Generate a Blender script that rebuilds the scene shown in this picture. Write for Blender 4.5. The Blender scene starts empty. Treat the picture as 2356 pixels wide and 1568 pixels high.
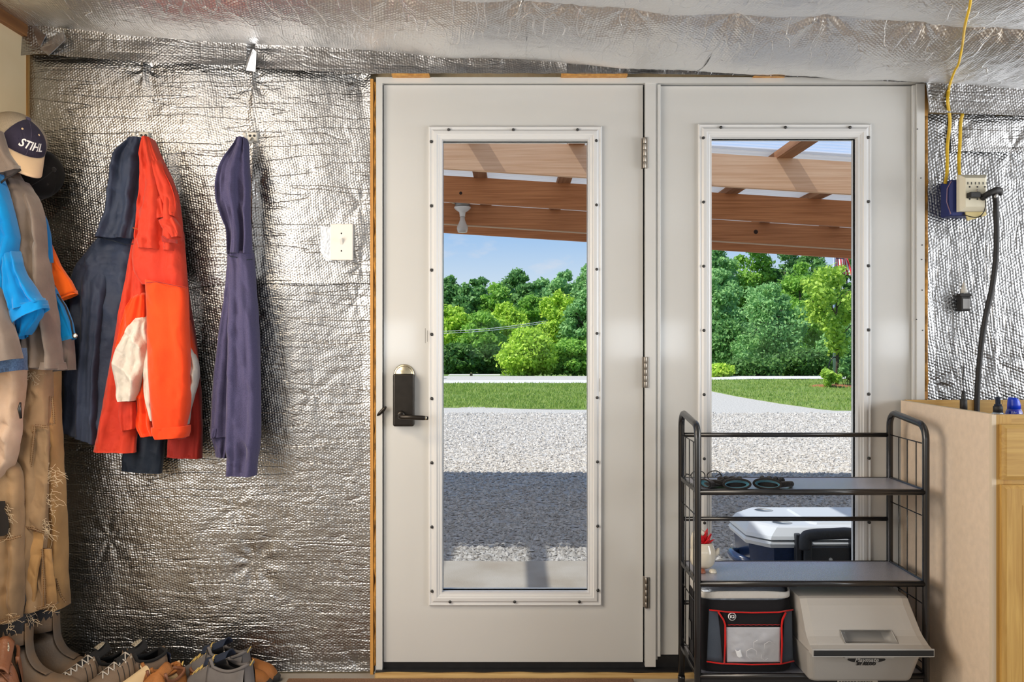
import bpy, bmesh, math, random
import numpy as np
from mathutils import Vector, Matrix, noise as mn
sc = bpy.context.scene
COL = sc.collection
R = math.radians
PI = math.pi
random.seed(7)

def C(r, g, b, a=1.0):
    def f(c):
        c /= 255.0
        return c / 12.92 if c <= 0.04045 else ((c + 0.055) / 1.055) ** 2.4
    return (f(r), f(g), f(b), a)

# ---------------------------------------------------------------- camera, sky, sun, lamps, exposure
F, D0, CZ = 2044.0, 3.12, 1.166            # focal length in px of a 2356 px wide frame, distance to the door wall, eye height
def P(px, py, D):                           # a point seen at pixel px, py, standing D metres from the eye
    return Vector(((px - 1178) * D / F, D - D0, CZ - (py - 784) * D / F))

cam = bpy.data.cameras.new('camera'); cam.lens = 36.0 * F / 2356; cam.sensor_width = 36; cam.clip_start = 0.02; cam.clip_end = 800
co = bpy.data.objects.new('camera', cam); COL.objects.link(co)
co.location = (0, -D0, CZ); co.rotation_euler = (R(90), 0, 0); sc.camera = co

sc.view_settings.view_transform = 'Standard'; sc.view_settings.look = 'None'
sc.view_settings.exposure = 0.0; sc.view_settings.gamma = 1.0; sc.view_settings.use_curve_mapping = False
sc.cycles.max_bounces = 10; sc.cycles.diffuse_bounces = 4; sc.cycles.glossy_bounces = 4
sc.cycles.transparent_max_bounces = 24; sc.cycles.sample_clamp_indirect = 6.0
sc.cycles.caustics_reflective = False; sc.cycles.caustics_refractive = False

SUN_DIR = Vector((0.62, 0.20, -1.0)).normalized()
sl = bpy.data.lights.new('sun', 'SUN'); sl.energy = 5.4; sl.angle = R(0.6); sl.color = (1.0, 0.95, 0.87)
so = bpy.data.objects.new('sun', sl); COL.objects.link(so); so.rotation_euler = SUN_DIR.to_track_quat('-Z', 'Y').to_euler()

w = bpy.data.worlds.new('sky'); sc.world = w; w.use_nodes = True
nt = w.node_tree; bg = nt.nodes['Background']; bg.inputs[1].default_value = 0.92
tc = nt.nodes.new('ShaderNodeTexCoord'); sep = nt.nodes.new('ShaderNodeSeparateXYZ'); nt.links.new(tc.outputs['Generated'], sep.inputs[0])
cr = nt.nodes.new('ShaderNodeValToRGB'); e = cr.color_ramp.elements
e[0].position = 0.0; e[0].color = C(222, 236, 254); e[1].position = 0.75; e[1].color = C(122, 166, 226)
q = e.new(0.065); q.color = C(214, 233, 254)
q = e.new(0.125); q.color = C(166, 206, 252)
q = e.new(0.32); q.color = C(132, 180, 240)
nt.links.new(sep.outputs['Z'], cr.inputs[0])
mp = nt.nodes.new('ShaderNodeMapping'); mp.inputs['Scale'].default_value = (5.0, 5.0, 13.0); mp.inputs['Location'].default_value = (0.55, 0.0, 0.42)
nt.links.new(tc.outputs['Generated'], mp.inputs[0])
no = nt.nodes.new('ShaderNodeTexNoise'); no.inputs['Scale'].default_value = 1.6; no.inputs['Detail'].default_value = 6; no.inputs['Roughness'].default_value = 0.52
nt.links.new(mp.outputs[0], no.inputs['Vector'])
c2 = nt.nodes.new('ShaderNodeValToRGB'); c2.color_ramp.elements[0].position = 0.57; c2.color_ramp.elements[1].position = 0.72
c2.color_ramp.elements[0].color = (0, 0, 0, 1); c2.color_ramp.elements[1].color = (0.8, 0.8, 0.8, 1)
nt.links.new(no.outputs['Fac'], c2.inputs[0])
mx = nt.nodes.new('ShaderNodeMixRGB'); mx.inputs[2].default_value = C(246, 240, 244)
nt.links.new(c2.outputs[0], mx.inputs[0]); nt.links.new(cr.outputs[0], mx.inputs[1]); nt.links.new(mx.outputs[0], bg.inputs[0])

def area(name, loc, rot, sx, sy, power, col):
    l = bpy.data.lights.new(name, 'AREA'); l.shape = 'RECTANGLE'; l.size = sx; l.size_y = sy; l.energy = power; l.color = col
    o = bpy.data.objects.new(name, l); COL.objects.link(o); o.location = loc; o.rotation_euler = rot
    return o
# side-wall area lights added outside the frame to light doors and foil
area('side_fill_left', (-1.665, -1.75, 1.38), (0, R(-90), 0), 1.10, 2.1, 46, (1.0, 0.975, 0.93))
# small warm fill added under the ceiling to brighten plywood, caps and coat tops
area('warm_fill', (-1.30, -1.25, 2.10), (0, 0, 0), 0.5, 0.5, 20, (1.0, 0.80, 0.56))
area('side_fill_right', (3.96, -1.75, 1.2), (0, R(90), 0), 1.5, 2.7, 124, (0.96, 0.98, 1.0))  # added fill on the unseen right wall, opposite the left one
# daylight through the row of panes in the wall behind the photographer
PANES = (-1.19, -0.02, 1.17, 2.34, 3.51)
for x in PANES: area('daylight_pane', (x, -4.55, 1.177), (R(90), 0, 0), 0.70, 0.31, 3.4, (0.95, 0.98, 1.0))

# ---------------------------------------------------------------- mesh helpers
class MB:
    def __init__(s): s.v = []; s.f = []; s.sm = []; s.uv = None
    def add(s, vs, fs, smooth=False):
        n = len(s.v); s.v.extend([tuple(p) for p in vs]); s.f.extend([tuple(i + n for i in f) for f in fs]); s.sm.extend([smooth] * len(fs))
        return s
    def box(s, x0, x1, y0, y1, z0, z1, bev=0.0, seg=2, mat=None):
        if bev <= 0 and mat is None:
            vs = [(x, y, z) for x in (x0, x1) for y in (y0, y1) for z in (z0, z1)]
            return s.add(vs, [(0, 1, 3, 2), (4, 6, 7, 5), (0, 4, 5, 1), (2, 3, 7, 6), (0, 2, 6, 4), (1, 5, 7, 3)])
        bm = bmesh.new(); bmesh.ops.create_cube(bm, size=1.0)
        for v in bm.verts: v.co = Vector(((x0 + x1) / 2 + v.co.x * (x1 - x0), (y0 + y1) / 2 + v.co.y * (y1 - y0), (z0 + z1) / 2 + v.co.z * (z1 - z0)))
        if bev > 0: bmesh.ops.bevel(bm, geom=list(bm.edges), offset=bev, segments=seg, profile=0.5, affect='EDGES')
        return s.frombm(bm, mat)
    def frombm(s, bm, mat=None, smooth=False):
        bm.verts.ensure_lookup_table(); bm.verts.index_update()
        vs = [(mat @ v.co if mat else v.co.copy()) for v in bm.verts]; fs = [tuple(v.index for v in f.verts) for f in bm.faces]; bm.free()
        return s.add(vs, fs, smooth)
    def tube(s, pts, r, n=8, closed=False, caps=True, flat=1.0):
        pts = [Vector(p) for p in pts]; m = len(pts); rs = r if isinstance(r, (list, tuple)) else [r] * m
        vs = []; nrm = None
        for i in range(m):
            a = pts[(i - 1) % m] if (closed or i > 0) else pts[i]; b = pts[(i + 1) % m] if (closed or i < m - 1) else pts[i]
            t = (b - a)
            t = t.normalized() if t.length > 1e-9 else Vector((0, 0, 1))
            if nrm is None:
                h = Vector((0, 0, 1)) if abs(t.z) < 0.9 else Vector((0, 1, 0)); nrm = (h - t * h.dot(t)).normalized()
            else:
                nrm = nrm - t * nrm.dot(t); nrm = nrm.normalized() if nrm.length > 1e-6 else t.orthogonal().normalized()
            bn = t.cross(nrm)
            for k in range(n):
                an = 2 * PI * k / n; vs.append(pts[i] + (nrm * math.cos(an) * flat + bn * math.sin(an)) * rs[i])
        fs = []
        for i in range(m if closed else m - 1):
            j = (i + 1) % m
            for k in range(n): fs.append((i * n + k, i * n + (k + 1) % n, j * n + (k + 1) % n, j * n + k))
        if caps and not closed: fs += [tuple(range(n - 1, -1, -1)), tuple((m - 1) * n + k for k in range(n))]
        return s.add(vs, fs, True)
    def rings(s, rings, caps=True, closed=True, smooth=True):
        n = len(rings[0]); m = len(rings); vs = [p for r in rings for p in r]; fs = []
        for i in range(m - 1):
            for k in range(n if closed else n - 1): fs.append((i * n + k, i * n + (k + 1) % n, (i + 1) * n + (k + 1) % n, (i + 1) * n + k))
        if caps: fs += [tuple(range(n - 1, -1, -1)), tuple((m - 1) * n + k for k in range(n))]
        return s.add(vs, fs, smooth)
    def lathe(s, prof, c, n=20, ax=(0, 0, 1), sx=1.0, sy=1.0):
        ax = Vector(ax).normalized(); u = ax.orthogonal().normalized() if abs(ax.z) < 0.99 else Vector((1, 0, 0)); v = ax.cross(u); c = Vector(c)
        return s.rings([[c + ax * z + (u * math.cos(2 * PI * k / n) * sx + v * math.sin(2 * PI * k / n) * sy) * max(r, 1e-5) for k in range(n)] for r, z in prof], caps=True)
    def prism(s, pts, y0, y1):                       # an outline in x, z extruded along y
        n = len(pts); vs = [(x, y0, z) for x, z in pts] + [(x, y1, z) for x, z in pts]
        fs = [tuple(range(n)), tuple(range(2 * n - 1, n - 1, -1))] + [((i + 1) % n, i, n + i, n + (i + 1) % n) for i in range(n)]
        return s.add(vs, fs)
    def grid(s, fn, nu, nv, smooth=True, uv=None):
        vs = [fn(i / nu, j / nv) for j in range(nv + 1) for i in range(nu + 1)]
        fs = [(j * (nu + 1) + i, j * (nu + 1) + i + 1, (j + 1) * (nu + 1) + i + 1, (j + 1) * (nu + 1) + i) for j in range(nv) for i in range(nu)]
        if uv: s.uv = [uv(i / nu, j / nv) for j in range(nv + 1) for i in range(nu + 1)]
        return s.add(vs, fs, smooth)
    def slab(s, fn, nu, nv, th, smooth=True):         # a sheet with thickness th (vector)
        th = Vector(th); a = [Vector(fn(i / nu, j / nv)) for j in range(nv + 1) for i in range(nu + 1)]; n = len(a)
        vs = a + [p + th for p in a]; W = nu + 1; fs = []
        for j in range(nv):
            for i in range(nu):
                q = (j * W + i, j * W + i + 1, (j + 1) * W + i + 1, (j + 1) * W + i); fs.append(q); fs.append(tuple(n + k for k in reversed(q)))
        bd = [i for i in range(W)] + [j * W + nu for j in range(1, nv + 1)] + [nv * W + i for i in range(nu - 1, -1, -1)] + [j * W for j in range(nv - 1, 0, -1)]
        for i in range(len(bd)): p, q = bd[i], bd[(i + 1) % len(bd)]; fs.append((q, p, n + p, n + q))
        return s.add(vs, fs, smooth)

LOC = {}
def obj(name, mb, mat, parent=None, label=None, kind=None):
    me = bpy.data.meshes.new(name)
    off = LOC.get(parent.name, Vector((0, 0, 0))) if parent is not None else Vector((0, 0, 0))
    me.from_pydata([(p[0] - off.x, p[1] - off.y, p[2] - off.z) for p in mb.v], [], mb.f)
    me.polygons.foreach_set('use_smooth', mb.sm)
    if mb.uv:
        l = me.uv_layers.new(name='UVMap'); idx = np.empty(len(me.loops), dtype=np.int32); me.loops.foreach_get('vertex_index', idx)
        l.data.foreach_set('uv', np.array(mb.uv, dtype=np.float32)[idx].ravel())
    me.materials.append(mat); me.update()
    o = bpy.data.objects.new(name, me); COL.objects.link(o)
    if parent is not None: o.parent = parent
    LOC[o.name] = off
    if label: o['label'] = label
    if kind: o['kind'] = kind
    return o
def npobj(name, V, Q, mat, parent=None, kind=None, smooth=False):        # big numpy meshes, Q rows of equal length
    off = LOC.get(parent.name, Vector((0, 0, 0))) if parent is not None else Vector((0, 0, 0))
    V = np.asarray(V, dtype=np.float32) - np.array(off, dtype=np.float32); Q = np.asarray(Q, dtype=np.int32); k = Q.shape[1]
    me = bpy.data.meshes.new(name); me.vertices.add(len(V)); me.vertices.foreach_set('co', V.ravel())
    me.loops.add(Q.size); me.loops.foreach_set('vertex_index', Q.ravel())
    me.polygons.add(len(Q)); me.polygons.foreach_set('loop_start', np.arange(0, Q.size, k, dtype=np.int32))
    me.polygons.foreach_set('use_smooth', np.full(len(Q), smooth)); me.update(calc_edges=True); me.materials.append(mat)
    o = bpy.data.objects.new(name, me); COL.objects.link(o); LOC[o.name] = off
    if parent is not None: o.parent = parent
    if kind: o['kind'] = kind
    return o
def thing(name, label, cat, loc, group=None, kind=None):
    o = bpy.data.objects.new(name, None); COL.objects.link(o); o.location = loc; o.empty_display_size = 0.05
    o['label'] = label
    if cat: o['category'] = cat
    if group: o['group'] = group
    if kind: o['kind'] = kind
    LOC[o.name] = Vector(loc)
    return o
def tag(o, label, cat=None, group=None, kind=None):
    o['label'] = label
    if cat: o['category'] = cat
    if group: o['group'] = group
    if kind: o['kind'] = kind
    return o
def text_mb(txt, size, depth=0.0006, shear=0.0, bold=0.0):
    cu = bpy.data.curves.new('txt', 'FONT'); cu.body = txt; cu.size = size; cu.extrude = depth; cu.shear = shear; cu.offset = bold
    cu.align_x = 'CENTER'; cu.align_y = 'CENTER'; cu.resolution_u = 3
    o = bpy.data.objects.new('txt', cu); COL.objects.link(o); bpy.context.view_layer.update()
    me = o.evaluated_get(bpy.context.evaluated_depsgraph_get()).to_mesh()
    vs = [tuple(v.co) for v in me.vertices]; fs = [tuple(p.vertices) for p in me.polygons]
    bpy.data.objects.remove(o); bpy.data.curves.remove(cu)
    return vs, fs
def put_text(name, txt, size, at, mat, parent, rx=90.0, shear=0.0, bold=0.0, fn=None, label=None):
    vs, fs = text_mb(txt, size, shear=shear, bold=bold); mb = MB()
    if fn is None:
        M = Matrix.Translation(Vector(at)) @ Matrix.Rotation(R(rx), 4, 'X'); vs = [M @ Vector(v) for v in vs]
    else: vs = [fn(v) for v in vs]
    mb.add(vs, fs); return obj(name, mb, mat, parent, label)

# ---------------------------------------------------------------- materials
def node(nt, t, **kw):
    n = nt.nodes.new(t)
    for k, v in kw.items(): setattr(n, k, v)
    return n
def mat(name, col, rough=0.5, metal=0.0, var=None, bump=None, sheen=0.0, spec=None, coat=0.0, stretch=None, col2=None):
    """plain surface; var=(scale, amount[, detail]) mottles the colour towards col2, bump=(scale, metres)"""
    m = bpy.data.materials.new(name); m.use_nodes = True; nt = m.node_tree; b = nt.nodes['Principled BSDF']
    b.inputs['Base Color'].default_value = col; b.inputs['Roughness'].default_value = rough; b.inputs['Metallic'].default_value = metal
    if spec is not None: b.inputs['Specular IOR Level'].default_value = spec
    if sheen: b.inputs['Sheen Weight'].default_value = sheen; b.inputs['Sheen Roughness'].default_value = 0.4
    if coat: b.inputs['Coat Weight'].default_value = coat
    if var or bump:
        tc = node(nt, 'ShaderNodeTexCoord'); mp = node(nt, 'ShaderNodeMapping'); nt.links.new(tc.outputs['Object'], mp.inputs[0])
        if stretch: mp.inputs['Scale'].default_value = stretch
    if var:
        n = node(nt, 'ShaderNodeTexNoise'); n.inputs['Scale'].default_value = var[0]; n.inputs['Detail'].default_value = var[2] if len(var) > 2 else 4
        nt.links.new(mp.outputs[0], n.inputs['Vector'])
        r = node(nt, 'ShaderNodeValToRGB'); r.color_ramp.elements[0].position = 0.3; r.color_ramp.elements[1].position = 0.7
        c2 = col2 or tuple(c * (1 - var[1]) for c in col[:3]) + (1,)
        r.color_ramp.elements[0].color = col; r.color_ramp.elements[1].color = c2
        nt.links.new(n.outputs['Fac'], r.inputs[0]); nt.links.new(r.outputs[0], b.inputs['Base Color'])
    if bump:
        n = node(nt, 'ShaderNodeTexNoise'); n.inputs['Scale'].default_value = bump[0]; n.inputs['Detail'].default_value = 4
        nt.links.new(mp.outputs[0], n.inputs['Vector'])
        bp = node(nt, 'ShaderNodeBump'); bp.inputs['Distance'].default_value = bump[1]; bp.inputs['Strength'].default_value = 1.0
        nt.links.new(n.outputs['Fac'], bp.inputs['Height']); nt.links.new(bp.outputs[0], b.inputs['Normal'])
    return m
def fabric(name, col, weave=900, var=0.16, sheen=0.25, rough=0.85, crinkle=(22, 0.004), col2=None, vscale=9):
    m = mat(name, col, rough=rough, var=(vscale, var), sheen=sheen, spec=0.2, col2=col2); nt = m.node_tree; b = nt.nodes['Principled BSDF']
    tc = node(nt, 'ShaderNodeTexCoord')
    n1 = node(nt, 'ShaderNodeTexNoise'); n1.inputs['Scale'].default_value = crinkle[0]; n1.inputs['Detail'].default_value = 3; nt.links.new(tc.outputs['Object'], n1.inputs['Vector'])
    b1 = node(nt, 'ShaderNodeBump'); b1.inputs['Distance'].default_value = crinkle[1]; nt.links.new(n1.outputs['Fac'], b1.inputs['Height'])
    n2 = node(nt, 'ShaderNodeTexNoise'); n2.inputs['Scale'].default_value = weave; n2.inputs['Detail'].default_value = 1; nt.links.new(tc.outputs['Object'], n2.inputs['Vector'])
    b2 = node(nt, 'ShaderNodeBump'); b2.inputs['Distance'].default_value = 0.0006; nt.links.new(n2.outputs['Fac'], b2.inputs['Height'])
    nt.links.new(b1.outputs[0], b2.inputs['Normal']); nt.links.new(b2.outputs[0], b.inputs['Normal'])
    return m
def wood(name, col, col2, scale=(2.0, 30, 30), rough=0.6, knots=0.0, nscale=1.0, bumpd=0.0006):
    m = bpy.data.materials.new(name); m.use_nodes = True; nt = m.node_tree; b = nt.nodes['Principled BSDF']; b.inputs['Roughness'].default_value = rough
    tc = node(nt, 'ShaderNodeTexCoord'); mp = node(nt, 'ShaderNodeMapping'); mp.inputs['Scale'].default_value = scale; nt.links.new(tc.outputs['Object'], mp.inputs[0])
    n = node(nt, 'ShaderNodeTexNoise'); n.inputs['Scale'].default_value = nscale; n.inputs['Detail'].default_value = 5; n.inputs['Distortion'].default_value = 0.6
    nt.links.new(mp.outputs[0], n.inputs['Vector'])
    r = node(nt, 'ShaderNodeValToRGB'); r.color_ramp.elements[0].position = 0.35; r.color_ramp.elements[1].position = 0.65
    r.color_ramp.elements[0].color = col2; r.color_ramp.elements[1].color = col
    nt.links.new(n.outputs['Fac'], r.inputs[0]); nt.links.new(r.outputs[0], b.inputs['Base Color'])
    bp = node(nt, 'ShaderNodeBump'); bp.inputs['Distance'].default_value = bumpd; nt.links.new(n.outputs['Fac'], bp.inputs['Height']); nt.links.new(bp.outputs[0], b.inputs['Normal'])
    return m
def vmath(nt, op, a, b=None):
    n = node(nt, 'ShaderNodeVectorMath', operation=op)
    for i, x in enumerate((a, b)):
        if x is None: continue
        if hasattr(x, 'links'): nt.links.new(x, n.inputs[i])
        else: n.inputs[i].default_value = x
    return n
def math_(nt, op, a, b=None):
    n = node(nt, 'ShaderNodeMath', operation=op)
    for i, x in enumerate((a, b)):
        if x is None: continue
        if hasattr(x, 'links'): nt.links.new(x, n.inputs[i])
        else: n.inputs[i].default_value = x
    return n.outputs[0]
def foil_mat(name, base=(0.385, 0.388, 0.395, 1), rough=0.30, pitch=0.0098, bub=0.00017, crk=0.0006, crs=(5.0, 95.0, 1.0), lng=(2.0, 24.0, 1.0)):
    """bubble foil insulation: hexagonal bubbles, thin crease lines along u and fine crumple, all in metres of the sheet's own u, v"""
    m = bpy.data.materials.new(name); m.use_nodes = True; nt = m.node_tree; b = nt.nodes['Principled BSDF']
    b.inputs['Base Color'].default_value = base; b.inputs['Metallic'].default_value = 1.0; b.inputs['Roughness'].default_value = rough
    uv = node(nt, 'ShaderNodeUVMap'); U = uv.outputs[0]
    wn = node(nt, 'ShaderNodeTexNoise'); wn.inputs['Scale'].default_value = 9.0; wn.inputs['Detail'].default_value = 2; nt.links.new(U, wn.inputs['Vector'])
    wv = vmath(nt, 'SCALE', wn.outputs['Color']); wv.inputs['Scale'].default_value = 0.016
    W = vmath(nt, 'ADD', U, wv.outputs[0]).outputs[0]
    k = 4 * PI / (math.sqrt(3) * pitch); tot = None
    for a in (0.15, 0.15 + PI / 3, 0.15 + 2 * PI / 3):
        d = vmath(nt, 'DOT_PRODUCT', W, (k * math.cos(a), k * math.sin(a), 0)); cs = math_(nt, 'COSINE', d.outputs['Value'])
        tot = cs if tot is None else math_(nt, 'ADD', tot, cs)
    # crease lines
    mp = node(nt, 'ShaderNodeMapping'); mp.inputs['Scale'].default_value = crs; nt.links.new(W, mp.inputs[0])
    n = node(nt, 'ShaderNodeTexNoise'); n.inputs['Scale'].default_value = 0.42; n.inputs['Detail'].default_value = 2.5; n.inputs['Roughness'].default_value = 0.6; nt.links.new(mp.outputs[0], n.inputs['Vector'])
    r = math_(nt, 'ABSOLUTE', math_(nt, 'SUBTRACT', n.outputs['Fac'], 0.5)); r = math_(nt, 'MINIMUM', math_(nt, 'MULTIPLY', r, 14.0), 1.0)
    msk = node(nt, 'ShaderNodeTexNoise'); msk.inputs['Scale'].default_value = 4.0; nt.links.new(U, msk.inputs['Vector'])
    crp = node(nt, 'ShaderNodeTexNoise'); crp.inputs['Scale'].default_value = 60.0; crp.inputs['Detail'].default_value = 4; nt.links.new(U, crp.inputs['Vector'])
    b0 = node(nt, 'ShaderNodeBump'); b0.inputs['Distance'].default_value = 0.0016; nt.links.new(crp.outputs['Fac'], b0.inputs['Height'])
    b1 = node(nt, 'ShaderNodeBump'); b1.inputs['Distance'].default_value = crk; nt.links.new(r, b1.inputs['Height']); nt.links.new(b0.outputs[0], b1.inputs['Normal'])
    nt.links.new(math_(nt, 'MULTIPLY', msk.outputs['Fac'], 1.7), b1.inputs['Strength'])
    mq = node(nt, 'ShaderNodeMapping'); mq.inputs['Scale'].default_value = lng; nt.links.new(W, mq.inputs[0])
    nq = node(nt, 'ShaderNodeTexNoise'); nq.inputs['Scale'].default_value = 1.0; nq.inputs['Detail'].default_value = 1.0; nt.links.new(mq.outputs[0], nq.inputs['Vector'])
    rq = math_(nt, 'MINIMUM', math_(nt, 'MULTIPLY', math_(nt, 'ABSOLUTE', math_(nt, 'SUBTRACT', nq.outputs['Fac'], 0.52)), 60.0), 1.0)
    bq = node(nt, 'ShaderNodeBump'); bq.inputs['Distance'].default_value = 0.0012; nt.links.new(rq, bq.inputs['Height']); nt.links.new(b1.outputs[0], bq.inputs['Normal']); b1 = bq
    b2 = node(nt, 'ShaderNodeBump'); b2.inputs['Distance'].default_value = bub; nt.links.new(tot, b2.inputs['Height']); nt.links.new(b1.outputs[0], b2.inputs['Normal'])
    nt.links.new(b2.outputs[0], b.inputs['Normal'])
    return m
def glass_mat():
    m = bpy.data.materials.new('window_glass'); m.use_nodes = True; nt = m.node_tree; nt.nodes.remove(nt.nodes['Principled BSDF'])
    t = node(nt, 'ShaderNodeBsdfTransparent'); t.inputs[0].default_value = (0.97, 0.98, 0.975, 1); g = node(nt, 'ShaderNodeBsdfGlossy'); g.inputs['Roughness'].default_value = 0.01
    f = node(nt, 'ShaderNodeFresnel'); f.inputs[0].default_value = 1.08; mi = node(nt, 'ShaderNodeMixShader')
    nt.links.new(f.outputs[0], mi.inputs[0]); nt.links.new(t.outputs[0], mi.inputs[1]); nt.links.new(g.outputs[0], mi.inputs[2]); nt.links.new(mi.outputs[0], nt.nodes['Material Output'].inputs[0])
    return m
def leaf_mat(name, col, col2):
    m = bpy.data.materials.new(name); m.use_nodes = True; nt = m.node_tree; b = nt.nodes['Principled BSDF']; b.inputs['Roughness'].default_value = 0.55; b.inputs['Specular IOR Level'].default_value = 0.3
    gi = node(nt, 'ShaderNodeNewGeometry'); r = node(nt, 'ShaderNodeMixRGB'); r.inputs[1].default_value = col; r.inputs[2].default_value = col2
    nt.links.new(gi.outputs['Random Per Island'], r.inputs[0]); nt.links.new(r.outputs[0], b.inputs['Base Color'])
    tr = node(nt, 'ShaderNodeBsdfTranslucent'); nt.links.new(r.outputs[0], tr.inputs[0]); mi = node(nt, 'ShaderNodeMixShader'); mi.inputs[0].default_value = 0.35
    nt.links.new(b.outputs[0], mi.inputs[1]); nt.links.new(tr.outputs[0], mi.inputs[2]); nt.links.new(mi.outputs[0], nt.nodes['Material Output'].inputs[0])
    return m

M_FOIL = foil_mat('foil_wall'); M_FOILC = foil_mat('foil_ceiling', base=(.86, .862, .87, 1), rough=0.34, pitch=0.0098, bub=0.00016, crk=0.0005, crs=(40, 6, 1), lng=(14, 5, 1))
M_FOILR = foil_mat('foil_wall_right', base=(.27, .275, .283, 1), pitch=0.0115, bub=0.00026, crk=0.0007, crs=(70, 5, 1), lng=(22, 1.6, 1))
M_TAPE = mat('foil_tape', (0.58, 0.62, 0.68, 1), rough=0.3, metal=1.0, bump=(60, 0.0015))
M_DOOR = mat('door_paint', C(212, 212, 210), rough=0.09, var=(3, 0.03), spec=0.5)
M_TRIM = mat('trim_paint', C(216, 216, 214), rough=0.2, var=(6, 0.05))
M_LITE = mat('lite_frame_plastic', C(224, 225, 226), rough=0.28)
M_GLASS = glass_mat()
M_PLUG = mat('dark_plug', C(52, 52, 52), rough=0.5)
M_BRONZE = mat('dark_bronze', C(48, 43, 38), rough=0.32, metal=0.6, var=(40, 0.3))
M_NICKEL = mat('satin_nickel', C(196, 186, 160), rough=0.25, metal=1.0)
M_STEEL = mat('hinge_steel', C(146, 140, 132), rough=0.42, metal=1.0)
M_BLACK = mat('black_paint', C(24, 24, 26), rough=0.3, spec=0.5)
M_SILL = mat('sill_rubber', C(30, 30, 32), rough=0.45, var=(30, 0.4))
M_RAW = wood('raw_pine', C(202, 170, 112), C(176, 138, 80), scale=(3, 60, 60))
M_STUD = wood('stud_edge', C(214, 160, 84), C(186, 128, 58), scale=(60, 60, 3))
M_FOAM = mat('spray_foam', C(206, 148, 62), rough=0.8, var=(30, 0.75, 5), bump=(70, 0.006))
M_PLY = wood('plywood_cream', C(240, 218, 178), C(230, 204, 160), scale=(30, 2, 3), rough=0.55)
M_BOARD = wood('stained_board', C(158, 108, 62), C(128, 82, 44), scale=(30, 2.0, 30), rough=0.5)
M_CONC = mat('concrete_floor', C(176, 168, 158), rough=0.7, var=(5, 0.22, 6), bump=(40, 0.001))
M_MAT = mat('doormat_coir', C(150, 112, 84), rough=0.95, var=(300, 0.5), bump=(400, 0.004))
# ---------------------------------------------------------------- the room
def WX(px): return (px - 1178) / 655.0      # on the door wall
def WZ(py): return (1548 - py) / 655.0
XL, XR = -1.70, 4.0
YB = -4.6
def zedge(x): return 2.256 - 0.0588 * (x + 1.57)     # the ceiling falls to the right with the roof

fl = obj('floor', MB().box(XL - .1, XR + .1, YB - .1, 0.0, -0.12, 0.0), M_CONC, kind='structure', label='beige concrete floor')
# wall behind the foil, open where the doors stand
DX0, DX1, DZ1 = WX(866), WX(2122), WZ(180)
wb = MB()
wb.box(XL - .12, DX0 - .024, 0.03, 0.14, -.12, 2.5); wb.box(DX1 + .02, XR + .1, 0.03, 0.14, -.12, 2.5); wb.box(DX0 - .024, DX1 + .02, 0.03, 0.14, DZ1 + .002, 2.5)
wall = obj('wall_back', wb, M_PLY, kind='structure', label='wall clad with silver bubble foil around the glazed doors')

def foil_h(x, z, seed, staples, amp=0.009):
    h = amp * (mn.noise(Vector((x * 3.1 + seed, z * 1.6, seed))) + 0.5 * mn.noise(Vector((x * 8 + seed, z * 4.0, 3.3 + seed))))
    h += 0.0011 * mn.noise(Vector((x * 16 + seed, z * 70, 9.1))) + 0.0012 * mn.noise(Vector((x * 50, z * 50, 5.1 + seed)))
    for sx, sz, a, rr in staples:
        dx, dz = x - sx, z - sz; d = math.hypot(dx, dz)
        if d < rr * 3:
            t = math.atan2(dz, dx); g = math.exp(-d / rr)
            h += -a * g + 0.32 * a * math.sin(7 * t + sx * 9) * min(1, d / (0.25 * rr)) * math.exp(-(d / rr) ** 1.2)
    return h
def foil_sheet(x0, x1, z0, z1, y, seed, staples=(), amp=0.009, step=0.006, par=None, m=None, edge=0.0, tilt=0.0, zt=None, zb=None):
    """vertical sheet facing the room; zt, zb give its upper and lower edge as functions of x"""
    par = par or wall; nu = max(4, int((x1 - x0) / step)); nv = max(4, int((z1 - z0) / step))
    def fn(u, v):
        x = x0 + (x1 - x0) * u; lo = zb(x) if zb else z0; hi = zt(x) if zt else z1
        z = lo + (hi - lo) * v; h = foil_h(x, z, seed, staples, amp)
        e = min(u * (x1 - x0), (1 - u) * (x1 - x0), v * (hi - lo), (1 - v) * (hi - lo)); fr = min(1.0, e / 0.03)
        return (x + .0015 * mn.noise(Vector((z * 20, seed, 1))), y - tilt * (1 - v) - max(-0.012, h * fr) - edge * (1 - fr), z + (.003 * mn.noise(Vector((x * 14, seed, 2))) if v in (0, 1) else 0))
    return obj('foil_sheet', MB().grid(fn, nu, nv, uv=lambda u, v: (x0 + (x1 - x0) * u, z0 + (z1 - z0) * v)), m or M_FOIL, par)
LX1 = WX(853)
st_low = [(WX(583), WZ(1295), .02, .07), (WX(540), WZ(1170), .006, .05), (WX(250), WZ(1240), .006, .08), (WX(820), WZ(1530), .01, .05), (WX(560), WZ(1555), .012, .06), (WX(820), WZ(690), .008, .05), (WX(720), WZ(900), .004, .12)]
st_up = [(WX(583), WZ(190), .018, .05), (WX(583), WZ(435), .014, .05), (WX(335), WZ(160), .012, .05), (WX(825), WZ(190), .012, .04), (WX(830), WZ(470), .01, .05), (WX(830), WZ(610), .012, .05), (WX(600), WZ(310), .01, .03)]
foil_sheet(XL, LX1, 0.004, WZ(640), 0.004, 1.3, st_low, amp=.010)
foil_sheet(XL, WX(340), WZ(660), WZ(128), 0.001, 4.1, st_up, amp=.012)
foil_sheet(WX(330), WX(590), WZ(658), WZ(135), -0.004, 7.7, st_up, amp=.012)
foil_sheet(WX(582), LX1, WZ(652), WZ(160), -0.008, 2.2, st_up, amp=.013)
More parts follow.
